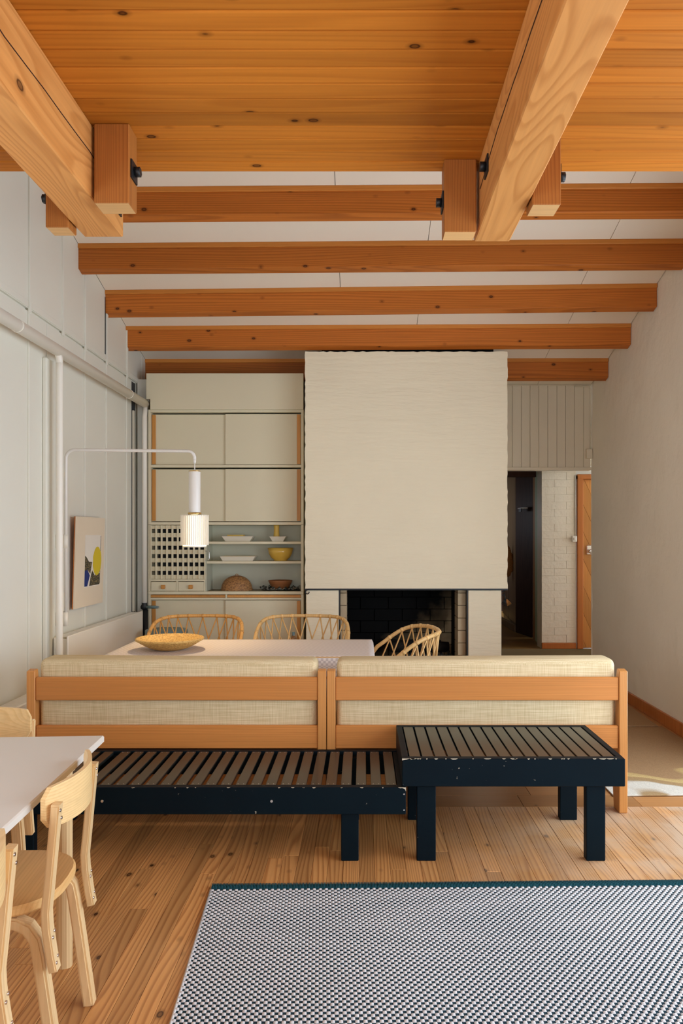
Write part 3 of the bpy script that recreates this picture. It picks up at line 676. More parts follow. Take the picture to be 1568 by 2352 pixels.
# coat shelf glimpsed in the closet
t = thing('hat_shelf', 'pale metal hat shelf high in the dark closet', 'shelf', (1.85, 8.9, 1.72))
MB().box(1.885, 1.965, 8.80, 9.0, 1.735, 1.75, 0.002).build('shelf_board', 'steel', t)
MB().box(1.895, 1.905, 8.85, 8.98, 1.70, 1.735, 0.002).build('bracket', 'black_iron', t)
# ------------------------------------------------------------------ fireplace
PY = 6.25
def px_(p, Y=PY): return (p-832)*Y/F_PX
def pz_(p, Y=PY): return 1.4+(1233-p)*Y/F_PX
fp = thing('fireplace', 'whitewashed brick fireplace with a tall square hood over a black firebox', 'fireplace', (0.35, 6.6, 0))
hx0, hx1, hz0, hz1 = px_(700.5), px_(1165), pz_(1352), pz_(807.5)
# hood: front face as an uneven whitewashed brick surface, slightly ragged outline
m = MB(); nx, nzv = 56, 66; rnd = random.Random(11); vs = []
for i in range(nx+1):
    for k in range(nzv+1):
        u, v = i/nx, k/nzv
        x = hx0+(hx1-hx0)*u; z = hz0+(hz1-hz0)*v
        if i in (0, nx): x += rnd.uniform(-0.004, 0.004)
        if k == nzv: z += rnd.uniform(-0.005, 0.003)
        cz_ = (z/0.083) % 1.0
        d = 0.002*math.sin(x*8+math.sin(z*6)*1.5)*math.sin(z*5)+(0.0025 if cz_ < 0.14 else 0)+rnd.uniform(-0.0008, 0.0008)
        vs.append((x, PY+d, z))
m.add(vs, [(i*(nzv+1)+k, (i+1)*(nzv+1)+k, (i+1)*(nzv+1)+k+1, i*(nzv+1)+k+1) for i in range(nx) for k in range(nzv)], True)
m.box(hx0+0.003, hx1-0.003, PY+0.006, 7.26, hz0, hz1-0.004)
m.build('hood', 'hood', fp)
box('iron_band', 'black_iron', fp, hx0-0.004, hx1+0.004, PY+0.004, PY+0.30, hz0-0.014, hz0)
box('chimney_top', 'soot_and_shade', fp, hx0+0.13, hx1-0.09, PY+0.16, 7.2, hz1-0.01, CZ(6.5)-0.02)  # black colour paints the shade in the gap above the hood
for (a, b) in ((702, 777.5), (1075.5, 1152)):
    MB().box(px_(a), px_(b), PY+0.012, 7.26, 0, hz0-0.014, 0.006).build('pillar', 'hood', fp)
ix0, ix1 = px_(777.5), px_(1075.5)
# cheeks: cream bricks stacked at both jambs
for s, (a, b) in enumerate(((ix0+0.010, ix0+0.066), (ix1-0.078, ix1-0.010))):
    z = 0.17; k = 0
    while z < hz0-0.03:
        z2 = min(z+0.106, hz0-0.016)
        MB().box(a, b, PY+0.09, PY+0.31, z+0.0015, z2-0.0015, 0.003).build('cheek_brick', 'cheek', fp); z = z2+0.001
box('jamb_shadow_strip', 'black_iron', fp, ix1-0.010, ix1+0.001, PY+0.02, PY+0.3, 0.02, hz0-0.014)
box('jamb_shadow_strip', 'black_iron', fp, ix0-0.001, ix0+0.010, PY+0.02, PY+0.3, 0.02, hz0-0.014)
box('firebox_side', 'soot_and_shade', fp, ix0, ix0+0.05, PY+0.312, 7.1, 0, hz0)
box('firebox_side', 'soot_and_shade', fp, ix1-0.06, ix1, PY+0.312, 7.1, 0, hz0)
box('firebox_roof', 'soot_and_shade', fp, ix0, ix1, PY+0.30, 7.1, hz0-0.012, hz0+0.002)
box('firebox_backing', 'soot_and_shade', fp, ix0, ix1, 7.02, 7.25, 0, hz0)
z = 0.17; row = 0
while z < hz0-0.05:
    xx = ix0+0.05-(0.13 if row % 2 else 0)
    while xx < ix1-0.06:
        a, b = max(xx, ix0+0.05), min(xx+0.26, ix1-0.06)
        if b-a > 0.03: MB().box(a+0.002, b-0.002, 6.93, 7.02, z+0.002, min(z+0.108, hz0-0.014), 0.003).build('fire_brick', 'firebrick', fp)
        xx += 0.262
    z += 0.111; row += 1
box('hearth', 'char', fp, ix0, ix1, PY+0.05, 7.0, 0.0, 0.17)
# grate with charred logs
g = thing('fire_grate', 'low black iron grate standing inside the firebox', 'grate', (0.55, 6.72, 0.17))
for k in range(8): MB().box(0.28+0.07*k, 0.295+0.07*k, 6.60, 6.88, 0.345, 0.36, 0.002).build('bar', 'black_iron', g)
MB().box(0.27, 0.81, 6.60, 6.615, 0.33, 0.345).box(0.27, 0.81, 6.865, 6.88, 0.33, 0.345).build('cross_bar', 'black_iron', g)
for (x, y) in ((0.28, 6.605), (0.79, 6.605), (0.28, 6.87), (0.79, 6.87)): MB().box(x, x+0.014, y-0.005, y+0.008, 0.17, 0.335).build('leg', 'black_iron', g)
for i, (p, q, r) in enumerate((((0.24, 6.66, 0.412), (0.78, 6.70, 0.412), 0.044), ((0.22, 6.82, 0.412), (0.72, 6.82, 0.412), 0.042))):
    pts = [tuple(p[j]+(q[j]-p[j])*k/6+(0.006*math.sin(k*2+i) if j else 0) for j in range(3)) for k in range(7)]
    tag(MB().tube(pts, [r*(1+0.08*math.sin(k*1.7+i)) for k in range(7)], 10).build('charred_log', 'char'),
        ['front charred log lying on the iron grate', 'rear charred log lying on the iron grate'][i], 'log')
# hooks under the hood corners and the hearth brush
def hook(x, y, z, s):
    return MB().tube([(x+0.02*s, y, z+0.0)]+arc((x, y, z-0.02), 0.017, 60 if s < 0 else 120, -200 if s < 0 else 380, 12)[0:0]+[(x+0.016*math.cos(R(a))*1.0, y, z-0.024+0.016*math.sin(R(a))) for a in range(100, 400, 25)], 0.0045, 6)
hook(hx0+0.018, PY-0.004, hz0-0.005, 1).build('iron_hook', 'black_iron', fp)
hook(hx1-0.03, PY+0.05, hz0-0.02, 1).build('iron_hook', 'black_iron', fp)
t = thing('hearth_brush', 'small rust bristle brush hanging from the hook at the right pillar', 'brush', (hx1+0.0, PY+0.06, 0.86))
MB().tube([(hx1-0.02, PY+0.05, 0.915), (hx1-0.01, PY+0.05, 0.885), (hx1-0.004, PY+0.05, 0.86)], 0.006, 6).build('handle', 'black_iron', t)
for k in range(9):
    a = k/8-0.5; MB().tube([(hx1-0.004+a*0.02, PY+0.05, 0.868), (hx1+a*0.085, PY+0.045+0.02*abs(a), 0.83-0.02*math.cos(a*3))], 0.0032, 4).build('bristle', 'fur' if k > 4 else 'black_iron', t)

# ------------------------------------------------------------------ built-in cupboards
CY = 6.5
def cx(p): return (p-832)*CY/F_PX
def cz(p): return 1.4+(1233-p)*CY/F_PX
cl_, cr_ = cx(340.5), cx(697)
il, ir = cx(346), cx(691)
def door(parent, xa, xb, za, zb, y, hside, hname='grip_strip'):
    d = MB().box(xa, xb, y, y+0.016, za, zb, 0.0015).build('sliding_door', 'cab', parent)
    if hside: 
        hxa, hxb = (xa+0.002, xa+0.034) if hside < 0 else (xb-0.034, xb-0.002)
        MB().box(hxa, hxb, y-0.012, y+0.001, za+0.004, zb-0.004, 0.003).build(hname, 'handle_wood', d)
    return d
up = thing('wall_cupboard', 'upper grey-green cupboard with four sliding doors and wooden grips', 'cupboard', ((cl_+cr_)/2, CY+0.2, cz(1205)))
box('side_panel', 'cab', up, cl_, il, CY-0.004, CY+0.44, cz(1205), cz(941), 0.001)
box('side_panel', 'cab', up, ir, cr_, CY-0.004, CY+0.44, cz(1205), cz(941), 0.001)
box('back_panel', 'cab', up, il, ir, CY+0.42, CY+0.44, cz(1205), cz(941))
for a, b in ((941, 947), (1068, 1073.5), (1199, 1205.5)): box('rail', 'cab', up, il, ir, CY-0.002, CY+0.42, cz(b), cz(a), 0.001)
nt_ = cz(918)
MB().prism([(cx(338), cz(859)), (cx(697), cz(859)), (cx(697), cz(941.5)), (cx(347), cz(941.5)), (cx(347), nt_), (cx(338), nt_)], 'Y', CY-0.03, CY-0.01, 0.0012).build('top_panel', 'cab', up)
box('top_filler', 'dark_gap', up, cx(349), cx(696), CY-0.009, CY+0.05, cz(940), cz(862))
for (a, b) in ((950.5, 1067), (1077, 1197.5)):
    door(up, il+0.002, cx(519), cz(b), cz(a), CY+0.034, -1)
    door(up, cx(516.5), ir-0.002, cz(b), cz(a), CY+0.014, 1)
# dark slot and filler strip between the wall pipe and the cupboard
struct(MB().box(XL+0.002, cl_-0.01, CY+0.06, CY+0.1, 0, cz(868)).build('trim_4', 'wall_white'))

sh = thing('shelf_unit', 'open shelf niche with a lattice door and two small drawers', 'shelf', ((cl_+cr_)/2, CY+0.2, cz(1358)))
box('side_panel', 'cab', sh, cl_, il, CY-0.004, CY+0.30, cz(1358), cz(1205.7), 0.001)
box('side_panel', 'cab', sh, ir, cr_, CY-0.004, CY+0.30, cz(1358), cz(1205.7), 0.001)
box('back_panel', 'cab_in', sh, cx(474), ir, CY+0.25, CY+0.265, cz(1358), cz(1205.7))
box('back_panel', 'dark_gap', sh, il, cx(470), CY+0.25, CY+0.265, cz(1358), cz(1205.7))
box('divider', 'cab_in', sh, cx(471.5), cx(474.5), CY-0.002, CY+0.25, cz(1358), cz(1205.7), 0.001)
for a, b in ((1244, 1249.5), (1289, 1294.5)): box('shelf', 'cab', sh, cx(474.5), ir-0.001, CY+0.004, CY+0.25, cz(b), cz(a), 0.001)
lat = MB().box(il+0.001, cx(349), CY-0.012, CY-0.001, cz(1330), cz(1206.5)).box(cx(469.3), cx(472), CY-0.012, CY-0.001, cz(1330), cz(1206.5)).build('lattice_door', 'cab', sh)
for i in range(9):
    c = 353+12.35*i+6.175
    MB().box(cx(c-1.9), cx(c+1.9), CY-0.012, CY+0.004, cz(1330), cz(1206.5), 0.001).build('upright_slat', 'cab', lat)
rows = [1206.5]+[1219.5+19.25*i for i in range(6)]+[1330]
for i in range(7):
    if i == 0: a, b = 1206.5, 1219.5-4.6
    elif i == 6: a, b = 1219.5+19.25*5+4.6, 1330
    else: a, b = 1219.5+19.25*(i-1)+4.6, 1219.5+19.25*i-4.6
    MB().box(il+0.001, cx(471), CY+0.004, CY+0.014, cz(b), cz(a), 0.001).build('cross_slat', 'cab', lat)
hpth = [(cx(474.6), CY-0.02, cz(1265.5)), (cx(479.5), CY-0.02, cz(1265.5)), (cx(481.5), CY-0.02, cz(1268)), (cx(481.5), CY-0.02, cz(1284)), (cx(479.5), CY-0.02, cz(1286.5)), (cx(474.6), CY-0.02, cz(1286.5))]
MB().tube(hpth, 0.004, 6).tube([(cx(474.6), CY-0.02, cz(1265.5)), (cx(471), CY-0.008, cz(1265.5))], 0.004, 6).tube([(cx(474.6), CY-0.02, cz(1286.5)), (cx(471), CY-0.008, cz(1286.5))], 0.004, 6).build('wire_pull', 'steel', lat)
box('drawer_rail', 'cab', sh, il, cx(471.5), CY-0.004, CY+0.25, cz(1335), cz(1330.5), 0.001)
box('drawer_rail', 'cab', sh, cx(404.5), cx(409), CY-0.003, CY+0.24, cz(1358), cz(1335), 0.001)
for a, b in ((347, 404), (409.5, 468)):
    d = MB().box(cx(a), cx(b), CY-0.006, CY+0.22, cz(1357.5), cz(1336.2), 0.002).build('drawer', 'cab', sh)
    c = (a+b)/2
    MB().box(cx(c-4.6), cx(c+4.6), CY-0.03, CY-0.005, cz(1352.5), cz(1343.3), 0.004).build('knob', 'handle_wood', d)
box('drawer_side', 'cab', sh, cx(468.5), cx(471.4), CY-0.004, CY+0.24, cz(1358), cz(1335))
wt = MB().box(cl_, cr_, CY-0.008, CY+0.30, cz(1365.5), cz(1358.2), 0.002).build('worktop', 'cab')
tag(wt, 'long grey-green worktop running under the shelf niche', 'worktop')
MB().box(cx(475), ir-0.002, CY+0.012, CY+0.249, cz(1358.2), cz(1358.2)+0.001).build('worktop_cover', 'riser', wt)
ba = thing('base_cupboard', 'lower grey-green cupboard with two sliding doors behind the cane chairs', 'cupboard', ((cl_+cr_)/2, CY+0.2, 0))
box('side_panel', 'cab', ba, cl_, il, CY-0.004, CY+0.44, 0, cz(1365.7), 0.001)
box('side_panel', 'cab', ba, ir, cr_, CY-0.004, CY+0.44, 0, cz(1365.7), 0.001)
box('back_panel', 'cab', ba, il, ir, CY+0.42, CY+0.44, 0, cz(1365.7))
box('rail', 'cab', ba, il, ir, CY-0.003, CY+0.42, cz(1377.5), cz(1373), 0.001)
box('rail', 'cab', ba, cx(517.5), cx(521.5), CY-0.003, CY+0.42, cz(1373), cz(1365.7), 0.001)
box('plinth', 'cab', ba, il, ir, CY+0.03, CY+0.05, 0, 0.09)
for a, b in ((346.5, 517), (522, 690.5)): box('pull_out_board', 'handle_wood', ba, cx(a), cx(b), CY-0.006, CY+0.4, cz(1372.3), cz(1366.6), 0.0015)
door(ba, il+0.002, cx(519), 0.095, cz(1379), CY+0.034, -1)
door(ba, cx(516.5), ir-0.002, 0.095, cz(1379), CY+0.014, 1)

# dishes in the niche
S1, S2, S3 = cz(1244), cz(1289), cz(1358.2)+0.001
def oblong(mb, xa, xb, y0, y1, z0, z1, flare, th=0.006):
    """open rectangular dish with flared walls"""
    o = [(xa, y0, z1), (xb, y0, z1), (xb, y1, z1), (xa, y1, z1)]
    f = flare
    i = [(xa+f, y0+f*0.6, z0), (xb-f, y0+f*0.6, z0), (xb-f, y1-f*0.6, z0), (xa+f, y1-f*0.6, z0)]
    o2 = [(xa+th, y0+th, z1), (xb-th, y0+th, z1), (xb-th, y1-th, z1), (xa+th, y1-th, z1)]
    i2 = [(xa+f+th, y0+f*0.6+th, z0+th), (xb-f-th, y0+f*0.6+th, z0+th), (xb-f-th, y1-f*0.6-th, z0+th), (xa+f+th, y1-f*0.6-th, z0+th)]
    n = len(mb.v); mb.add(o+i+o2+i2, [(0, 1, 5, 4)[::-1], (1, 2, 6, 5)[::-1], (2, 3, 7, 6)[::-1], (3, 0, 4, 7)[::-1], (4, 5, 6, 7)[::-1]])
    base = n
    for q in ((0, 1, 9, 8), (1, 2, 10, 9), (2, 3, 11, 10), (3, 0, 8, 11)): mb.f.append([base+k for k in q]); mb.mi.append(0); mb.smooth.append(False)
    for q in ((8, 9, 13, 12), (9, 10, 14, 13), (10, 11, 15, 14), (11, 8, 12, 15), (12, 13, 14, 15)): mb.f.append([base+k for k in q]); mb.mi.append(1); mb.smooth.append(False)
    return mb
SY0, SY1 = CY+0.04, CY+0.20
tag(oblong(MB(), cx(507), cx(579), SY0, SY1, S1+0.0005, S1+0.047, 0.03).build('serving_dish', ['dish_white', 'dish_white']), 'white flared serving dish on the top shelf with a yellow dish in it', 'dish')
tag(oblong(MB(), cx(518), cx(556), SY0+0.03, SY1-0.03, S1+0.0075, S1+0.06, 0.012).build('small_dish', ['yellow_matte', 'yellow_matte']), 'small yellow dish stacked inside the white dish on the top shelf', 'dish')
tag(oblong(MB(), cx(617), cx(655), SY0, SY1-0.02, S1+0.0005, S1+0.045, 0.026).build('square_bowl', ['dish_white', 'dish_white']), 'small white square bowl on the top shelf under a yellow vase', 'bowl')
v = MB().lathe([(0.0, 0), (0.029, 0), (0.028, 0.04), (0.024, 0.07), (0.023, 0.10), (0.0245, 0.13), (0.026, 0.14), (0.022, 0.14), (0.020, 0.10), (0.02, 0.01), (0, 0.01)], (cx(631.5), (SY0+SY1)/2-0.01, S1+0.0075), 24).build('vase', 'yellow_matte')
tag(v, 'slim matte yellow vase standing in the small white bowl', 'vase')
tag(oblong(MB(), cx(503), cx(584), SY0-0.01, SY1, S2+0.0005, S2+0.042, 0.022).build('long_dish', ['dish_white', 'yellow_matte']), 'long white dish with yellow inside on the middle shelf', 'dish')
bw_ = MB().lathe([(0.0, 0), (0.058, 0.0), (0.058, 0.008), (0.085, 0.03), (0.104, 0.065), (0.114, 0.115), (0.111, 0.115), (0.10, 0.068), (0.08, 0.034), (0.05, 0.015), (0, 0.013)], (cx(640.5), CY+0.122, S2+0.0005), 40).build('mixing_bowl', 'yellow_glaze')
tag(bw_, 'large glossy yellow mixing bowl on the middle shelf', 'bowl')
t = thing('wicker_dome', 'brown woven wicker dome lid on the worktop', 'basket lid', (cx(538), CY+0.14, S3))
pf = [(0.141, 0.0), (0.143, 0.012), (0.139, 0.016)] + [(0.137*math.cos(R(a)), 0.016+0.117*math.sin(R(a))) for a in range(4, 90, 6)] + [(0.0, 0.133)]
MB().lathe(pf, (cx(538), CY+0.125, S3), 40, 1, 0.85).build('dome', 'wicker_brown', t)
MB().tube(arc((cx(538), CY+0.125, S3+0.132), 0.013, 0, 180, 8), 0.003, 5).build('loop', 'wicker_brown', t)
nk = MB(); nx, ny = 26, 14; rnd = random.Random(5); vs = []
for i in range(nx+1):
    for j in range(ny+1):
        u, w = i/nx*2-1, j/ny*2-1; ed = max(abs(u), abs(w))
        z = S3+0.004+max(0, ed-0.55)*0.075*(0.6+0.5*math.sin(i*1.7+j*2.3))+0.002*rnd.random()
        vs.append((cx(645)+u*0.185*(1+0.04*math.sin(j*1.9)), CY+0.125+w*0.108*(1+0.04*math.sin(i*1.3)), max(z, S3+0.002)))
nk.add(vs, [(i*(ny+1)+j, (i+1)*(ny+1)+j, (i+1)*(ny+1)+j+1, i*(ny+1)+j+1) for i in range(nx) for j in range(ny)], True)
tag(nk.build('cloth_napkin', 'napkin'), 'crumpled dark green and white printed cloth under the wooden bowl', 'cloth')
wbw = MB().lathe([(0.0, 0), (0.062, 0.0), (0.064, 0.006), (0.09, 0.035), (0.106, 0.068), (0.108, 0.078), (0.101, 0.078), (0.086, 0.04), (0.05, 0.014), (0, 0.012)], (cx(640), CY+0.125, S3+0.0115), 36).build('wooden_bowl', 'bowl_brown')
tag(wbw, 'brown turned wooden bowl sitting on the printed cloth', 'bowl')

# ------------------------------------------------------------------ heating pipes, radiators
hpip = thing('heating_pipe', 'thick white heating pipe along the left wall with two drops', 'pipe', (-1.9, 4.6, 0))
MB().tube([(-1.9, -2.3, 2.563), (-1.9, 6.56, 2.563)], 0.036, 16).build('main_run', 'pipe', hpip)
for y in (4.07, 6.02): MB().tube([(-1.9, y, 2.563), (-1.9, y+0.012, 2.563)], 0.0385, 16).build('coupling', 'pipe', hpip)
MB().tube([(-1.9, 4.645, 2.55), (-1.9, 4.645, 2.45), (-1.9, 4.645, 0.60), (-1.9, 4.645, 0.3)], 0.0215, 12).build('drop_pipe', 'pipe', hpip)
MB().tube(arc((-1.9, 4.57, 2.49), 0.075, 90, 0, 6, 'YZ'), 0.022, 10).build('elbow', 'pipe', hpip)
MB().tube([(-1.9, 6.48, 2.56), (-1.9, 6.455, 2.45), (-1.9, 6.455, 0.82)], 0.022, 12).build('drop_pipe', 'pipe', hpip)
vv = MB().lathe([(0.0, 0), (0.02, 0), (0.034, 0.012), (0.034, 0.03), (0.022, 0.05), (0.026, 0.06), (0, 0.06)], (-1.9, 6.455, 0.765), 12).build('valve', 'black_iron', hpip)
MB().tube([(-1.88, 6.44, 0.79), (-1.80, 6.42, 0.79), (-1.765, 6.41, 0.79)], [0.012, 0.014, 0.009], 8).build('valve_stem', 'blue_lid', vv)
MB().tube([(-1.89, 6.455, 0.765), (-1.89, 6.455, 0.0)], 0.024, 10).build('lower_pipe', 'black_iron', hpip)
def radiator(name, x0, x1, y0, y1, z0, z1, lab, slats, step):
    t = thing(name, lab, 'radiator', ((x0+x1)/2, (y0+y1)/2, 0))
    box('front_panel', 'pipe', t, x1-0.014, x1, y0, y1, z0, z1, 0.005)
    box('rear_panel', 'pipe', t, x0, x0+0.01, y0, y1, z0, z1-0.01, 0.003)
    box('end_cap', 'pipe', t, x0, x1-0.014, y0+0.02, y0+0.03, z0+0.02, z1-0.02, 0.002)
    box('end_cap', 'pipe', t, x0, x1-0.014, y1-0.03, y1-0.02, z0+0.02, z1-0.02, 0.002)
    box('fin_block', 'trimgrey', t, x0+0.012, x1-0.016, y0+0.035, y1-0.035, z0+0.02, z1-0.04)
    y = y0+0.04
    while y < y1-0.04 and y-y0 < step*290:
        if slats: box('grille_slat', 'pipe', t, x0+0.010, x1-0.014, y, y+step*0.45, z1-0.012, z1-0.004)
        y += step
    for yy in (y0+0.15, y1-0.15): box('foot', 'pipe', t, (x0+x1)/2-0.02, (x0+x1)/2+0.02, yy-0.015, yy+0.015, 0, z0+0.02)
    return t
radiator('panel_radiator', -1.957, -1.862, 4.69, 6.28, 0.18, 0.77, 'long white panel radiator on the left wall below the framed print', True, 0.03)
radiator('low_convector', -1.955, -1.83, 2.95, 4.33, 0.12, 0.495, 'low white convector with slotted top behind the birch dining table', True, 0.016)

# ------------------------------------------------------------------ print on the left wall
t = thing('mounted_print', 'unframed cream mounted print with a yellow shape above dark foliage', 'picture', (-1.96, 5.24, 0.912))
def pic(u, v, d):
    """u along the wall 0..1 (near to far), v up 0..1, d out from the board"""
    y = 5.03+0.551*u; z = 0.906+0.634*v; x = -1.974+0.018*v+d
    return (x, y, z)
def plate(pts, d0, d1):
    m = MB(); n = len(pts); m.add([pic(u, v, d1) for u, v in pts]+[pic(u, v, d0) for u, v in pts], [list(range(n)), list(range(2*n-1, n-1, -1))]+[(i, n+i, n+(i+1) % n, (i+1) % n) for i in range(n)])
    bm = bmesh.new(); bv = [bm.verts.new(p) for p in m.v]
    for f in m.f: bm.faces.new([bv[i] for i in f])
    bmesh.ops.recalc_face_normals(bm, faces=list(bm.faces)); bm.verts.index_update()
    r = MB(); r.add([v.co[:] for v in bm.verts], [[v.index for v in f.verts] for f in bm.faces]); bm.free(); return r
plate([(0, 0), (1, 0), (1, 1), (0, 1)], 0.0, 0.006).build('backing_board', 'red_gloss', t)
plate([(0.004, 0.002), (1, 0), (1, 1), (0.004, 0.998)], 0.0065, 0.016).build('mat_board', 'mat_board', t)
pr = plate([(0.30, 0.215), (0.855, 0.215), (0.855, 0.80), (0.30, 0.80)], 0.0165, 0.0172).build('print_sheet', 'print_paper', t)
plate([(0.305, 0.225), (0.48, 0.225), (0.50, 0.33), (0.40, 0.41), (0.305, 0.40)], 0.0175, 0.018).build('printed_shape', 'print_blue', pr)
plate([(0.305, 0.40), (0.40, 0.41), (0.50, 0.36), (0.58, 0.49), (0.44, 0.50), (0.36, 0.55), (0.305, 0.57)], 0.0175, 0.018).build('printed_shape', 'print_dark', pr)
plate([(0.48, 0.225), (0.84, 0.225), (0.84, 0.355), (0.74, 0.365), (0.66, 0.335), (0.57, 0.40), (0.50, 0.33)], 0.0175, 0.018).build('printed_shape', 'print_dark', pr)
plate([(0.57+0.165+0.155*math.cos(R(a))*(1+0.05*math.sin(a*0.2)), 0.50+0.165*math.sin(R(a))) for a in range(0, 360, 18)], 0.0182, 0.0187).build('printed_shape', 'print_yellow', pr)
plate([(0.40, 0.225), (0.46, 0.225), (0.545, 0.40), (0.57, 0.50), (0.55, 0.50), (0.50, 0.37)], 0.0188, 0.0192).build('printed_shape', 'print_paper', pr)
plate([(0.845, 0.235), (0.858, 0.235), (0.858, 0.79), (0.845, 0.79)], 0.0175, 0.0179).build('printed_shape', 'print_dark', pr)

# ------------------------------------------------------------------ swing-arm lamp
LX, LY = -1.076, 4.75
lp = thing('swing_arm_lamp', 'white swing-arm wall lamp with a lit ribbed shade over the table', 'lamp', (-1.93, 4.82, 1.0))
WX, WY = -1.93, 4.82
pth = [(WX, WY, 0.86), (WX, WY, 1.86)] + [(WX+0.06-0.06*math.cos(R(a)), WY-0.001*a/9, 1.905+0.06*math.sin(R(a))) for a in range(15, 91, 15)]
ex, ey, ez = LX-0.045, LY+0.004, 1.95
pth += [(ex, ey, ez)] + [(ex+0.045*math.sin(R(a)), LY, ez-0.045+0.045*math.cos(R(a))) for a in range(20, 91, 20)] + [(LX, LY, 1.895)]
MB().tube(pth, 0.0105, 10).build('arm', 'lampwhite', lp)
MB().tube([(LX, LY, 1.90), (LX, LY, 1.872)], [0.010, 0.008], 10).build('ferrule', 'lampwhite', lp)
MB().tube([(LX, LY, 1.875), (LX, LY, 1.822)], 0.0032, 6).build('cord', 'lampwhite', lp)
for z in (0.865, 1.37): 
    br_ = MB().tube([(WX-0.004, WY, z-0.045), (WX-0.004, WY, z+0.045)], 0.018, 10).build('wall_bracket', 'pipe', lp)
    MB().box(XL, WX-0.004, WY-0.014, WY+0.014, z-0.045, z+0.045, 0.003).build('bracket_plate', 'pipe', br_)
MB().box(XL+0.001, XL+0.03, 4.90, 4.955, 0.845, 0.905, 0.004).build('plug_box', 'dish_white', lp)
zt, zb_ = 1.542, 1.347
hs_ = MB().lathe([(0.0, 0.282), (0.036, 0.280), (0.037, 0.276), (0.0365, 0.02), (0.0365, 0.0), (0.0, 0.0)], (LX, LY, 1.542), 28).build('lamp_housing', 'lampwhite', lp)
MB().lathe([(0.0355, 0.0), (0.0378, 0.0), (0.0378, 0.005), (0.0355, 0.005)], (LX, LY, 1.818), 28).build('top_ring', 'brass', hs_)
MB().lathe([(0.030, 0.0), (0.0425, 0.0), (0.0425, 0.013), (0.030, 0.013)], (LX, LY, 1.543), 28).build('brass_ring', 'brass', hs_)
shd = MB().lathe([(0.030, 0.193), (0.084, 0.193), (0.084, 0.187), (0.032, 0.187)], (LX, LY, zb_), 28).build('shade', 'fin', lp)
MB().lathe([(0.080, 0.188), (0.080, 0.0)], (LX, LY, zb_), 32).build('glass_diffuser', 'lamp_glow', shd)
MB().lathe([(0.063, 0.004), (0.074, 0.004), (0.074, -0.014), (0.063, -0.014)], (LX, LY, zb_), 32).build('bottom_ring', 'fin', shd)
fin = None
for k in range(40):
    a = 2*math.pi*k/40
    if fin is None:
        fin = MB().box(0.0802, 0.0885, -0.0024, 0.0024, 0.0, 0.193)
        fm = fin.build('shade_fin', 'fin', None); o = fm
    else: o = fm.copy(); COL.objects.link(o)
    o.parent = shd; L0 = ORG[lp]
    o.location = (LX-L0.x, LY-L0.y, zb_-L0.z); o.rotation_euler = (0, 0, a)
ld_ = bpy.data.lights.new('lamp_bulb', 'POINT'); ld_.energy = 11; ld_.color = (1.0, 0.74, 0.42); ld_.shadow_soft_size = 0.03
lo = bpy.data.objects.new('lamp_bulb', ld_); COL.objects.link(lo); lo.parent = lp; lo.location = (LX-WX, LY-WY, zb_+0.03-1.0)
# ------------------------------------------------------------------ two sofas seen from behind
def cushion(name, mat, parent, x0, x1, y0, y1, z0, z1, r=0.03, lean=0.0):
    bm = bmesh.new()
    vs = [(x0,y0,z0),(x1,y0,z0),(x1,y1,z0),(x0,y1,z0),(x0,y0,z1),(x1,y0,z1),(x1,y1,z1),(x0,y1,z1)]
    bv = [bm.verts.new(p) for p in vs]
    for f in [(0,3,2,1),(4,5,6,7),(0,1,5,4),(1,2,6,5),(2,3,7,6),(3,0,4,7)]: bm.faces.new([bv[i] for i in f])
    bmesh.ops.bevel(bm, geom=list(bm.edges), offset=r, segments=4, affect='EDGES', profile=0.5)
    for v in bm.verts:
        v.co.z += 0.004*math.sin(v.co.x*7.0); v.co.y += lean*(v.co.z-z0)/(z1-z0)
    bm.verts.index_update(); m = MB(); m.add([v.co[:] for v in bm.verts], [[v.index for v in f.verts] for f in bm.faces], True); bm.free()
    return m.build(name, mat, parent)
def sofa(x0, x1, lab):
    t = thing('daybed_sofa', lab, 'sofa', ((x0+x1)/2, 4.05, 0), group='sofas with their backs to the camera')
    Y0 = 3.745
    for s, xa in ((-1, x0), (1, x1-0.043)):
        # rear post: narrow at the top, wide at the foot
        MB().prism([(Y0, 0), (Y0+0.085, 0), (Y0+0.115, 0.20), (Y0+0.10, 0.42), (Y0+0.045, 0.70), (Y0+0.04, 0.728), (Y0, 0.720)], 'X', xa, xa+0.043, 0.004).build('rear_post', 'sofa_post', t)
        MB().box(xa, xa+0.043, 4.33, 4.385, 0, 0.26, 0.004).build('front_leg', 'sofa_post', t)
    a, b = x0+0.0435, x1-0.0435
    MB().box(x0+0.036 if False else a, b, Y0+0.006, Y0+0.030, 0.570, 0.688, 0.004).build('top_rail', 'sofa_wood', t)
    MB().box(a, b, Y0+0.010, Y0+0.034, 0.325, 0.442, 0.004).build('lower_rail', 'sofa_wood', t)
    MB().box(a, b, Y0+0.045, Y0+0.066, 0.130, 0.20, 0.003).build('stretcher', 'sofa_wood', t)
    MB().box(a, b, Y0+0.116, 4.385, 0.225, 0.26, 0.003).build('seat_frame', 'sofa_wood', t)
    cushion('back_cushion', 'linen', t, a+0.005, b-0.005, Y0+0.036, Y0+0.20, 0.40, 0.772, 0.03)
    cushion('seat_cushion', 'linen', t, a+0.005, b-0.005, Y0+0.205, 4.42, 0.262, 0.41, 0.04)
    return t
sofa(-1.700, -0.1835, 'left straw-linen sofa with pine rails, seen from behind')
sofa(-0.180, 1.342, 'right straw-linen sofa with pine rails, behind the small slatted bench')

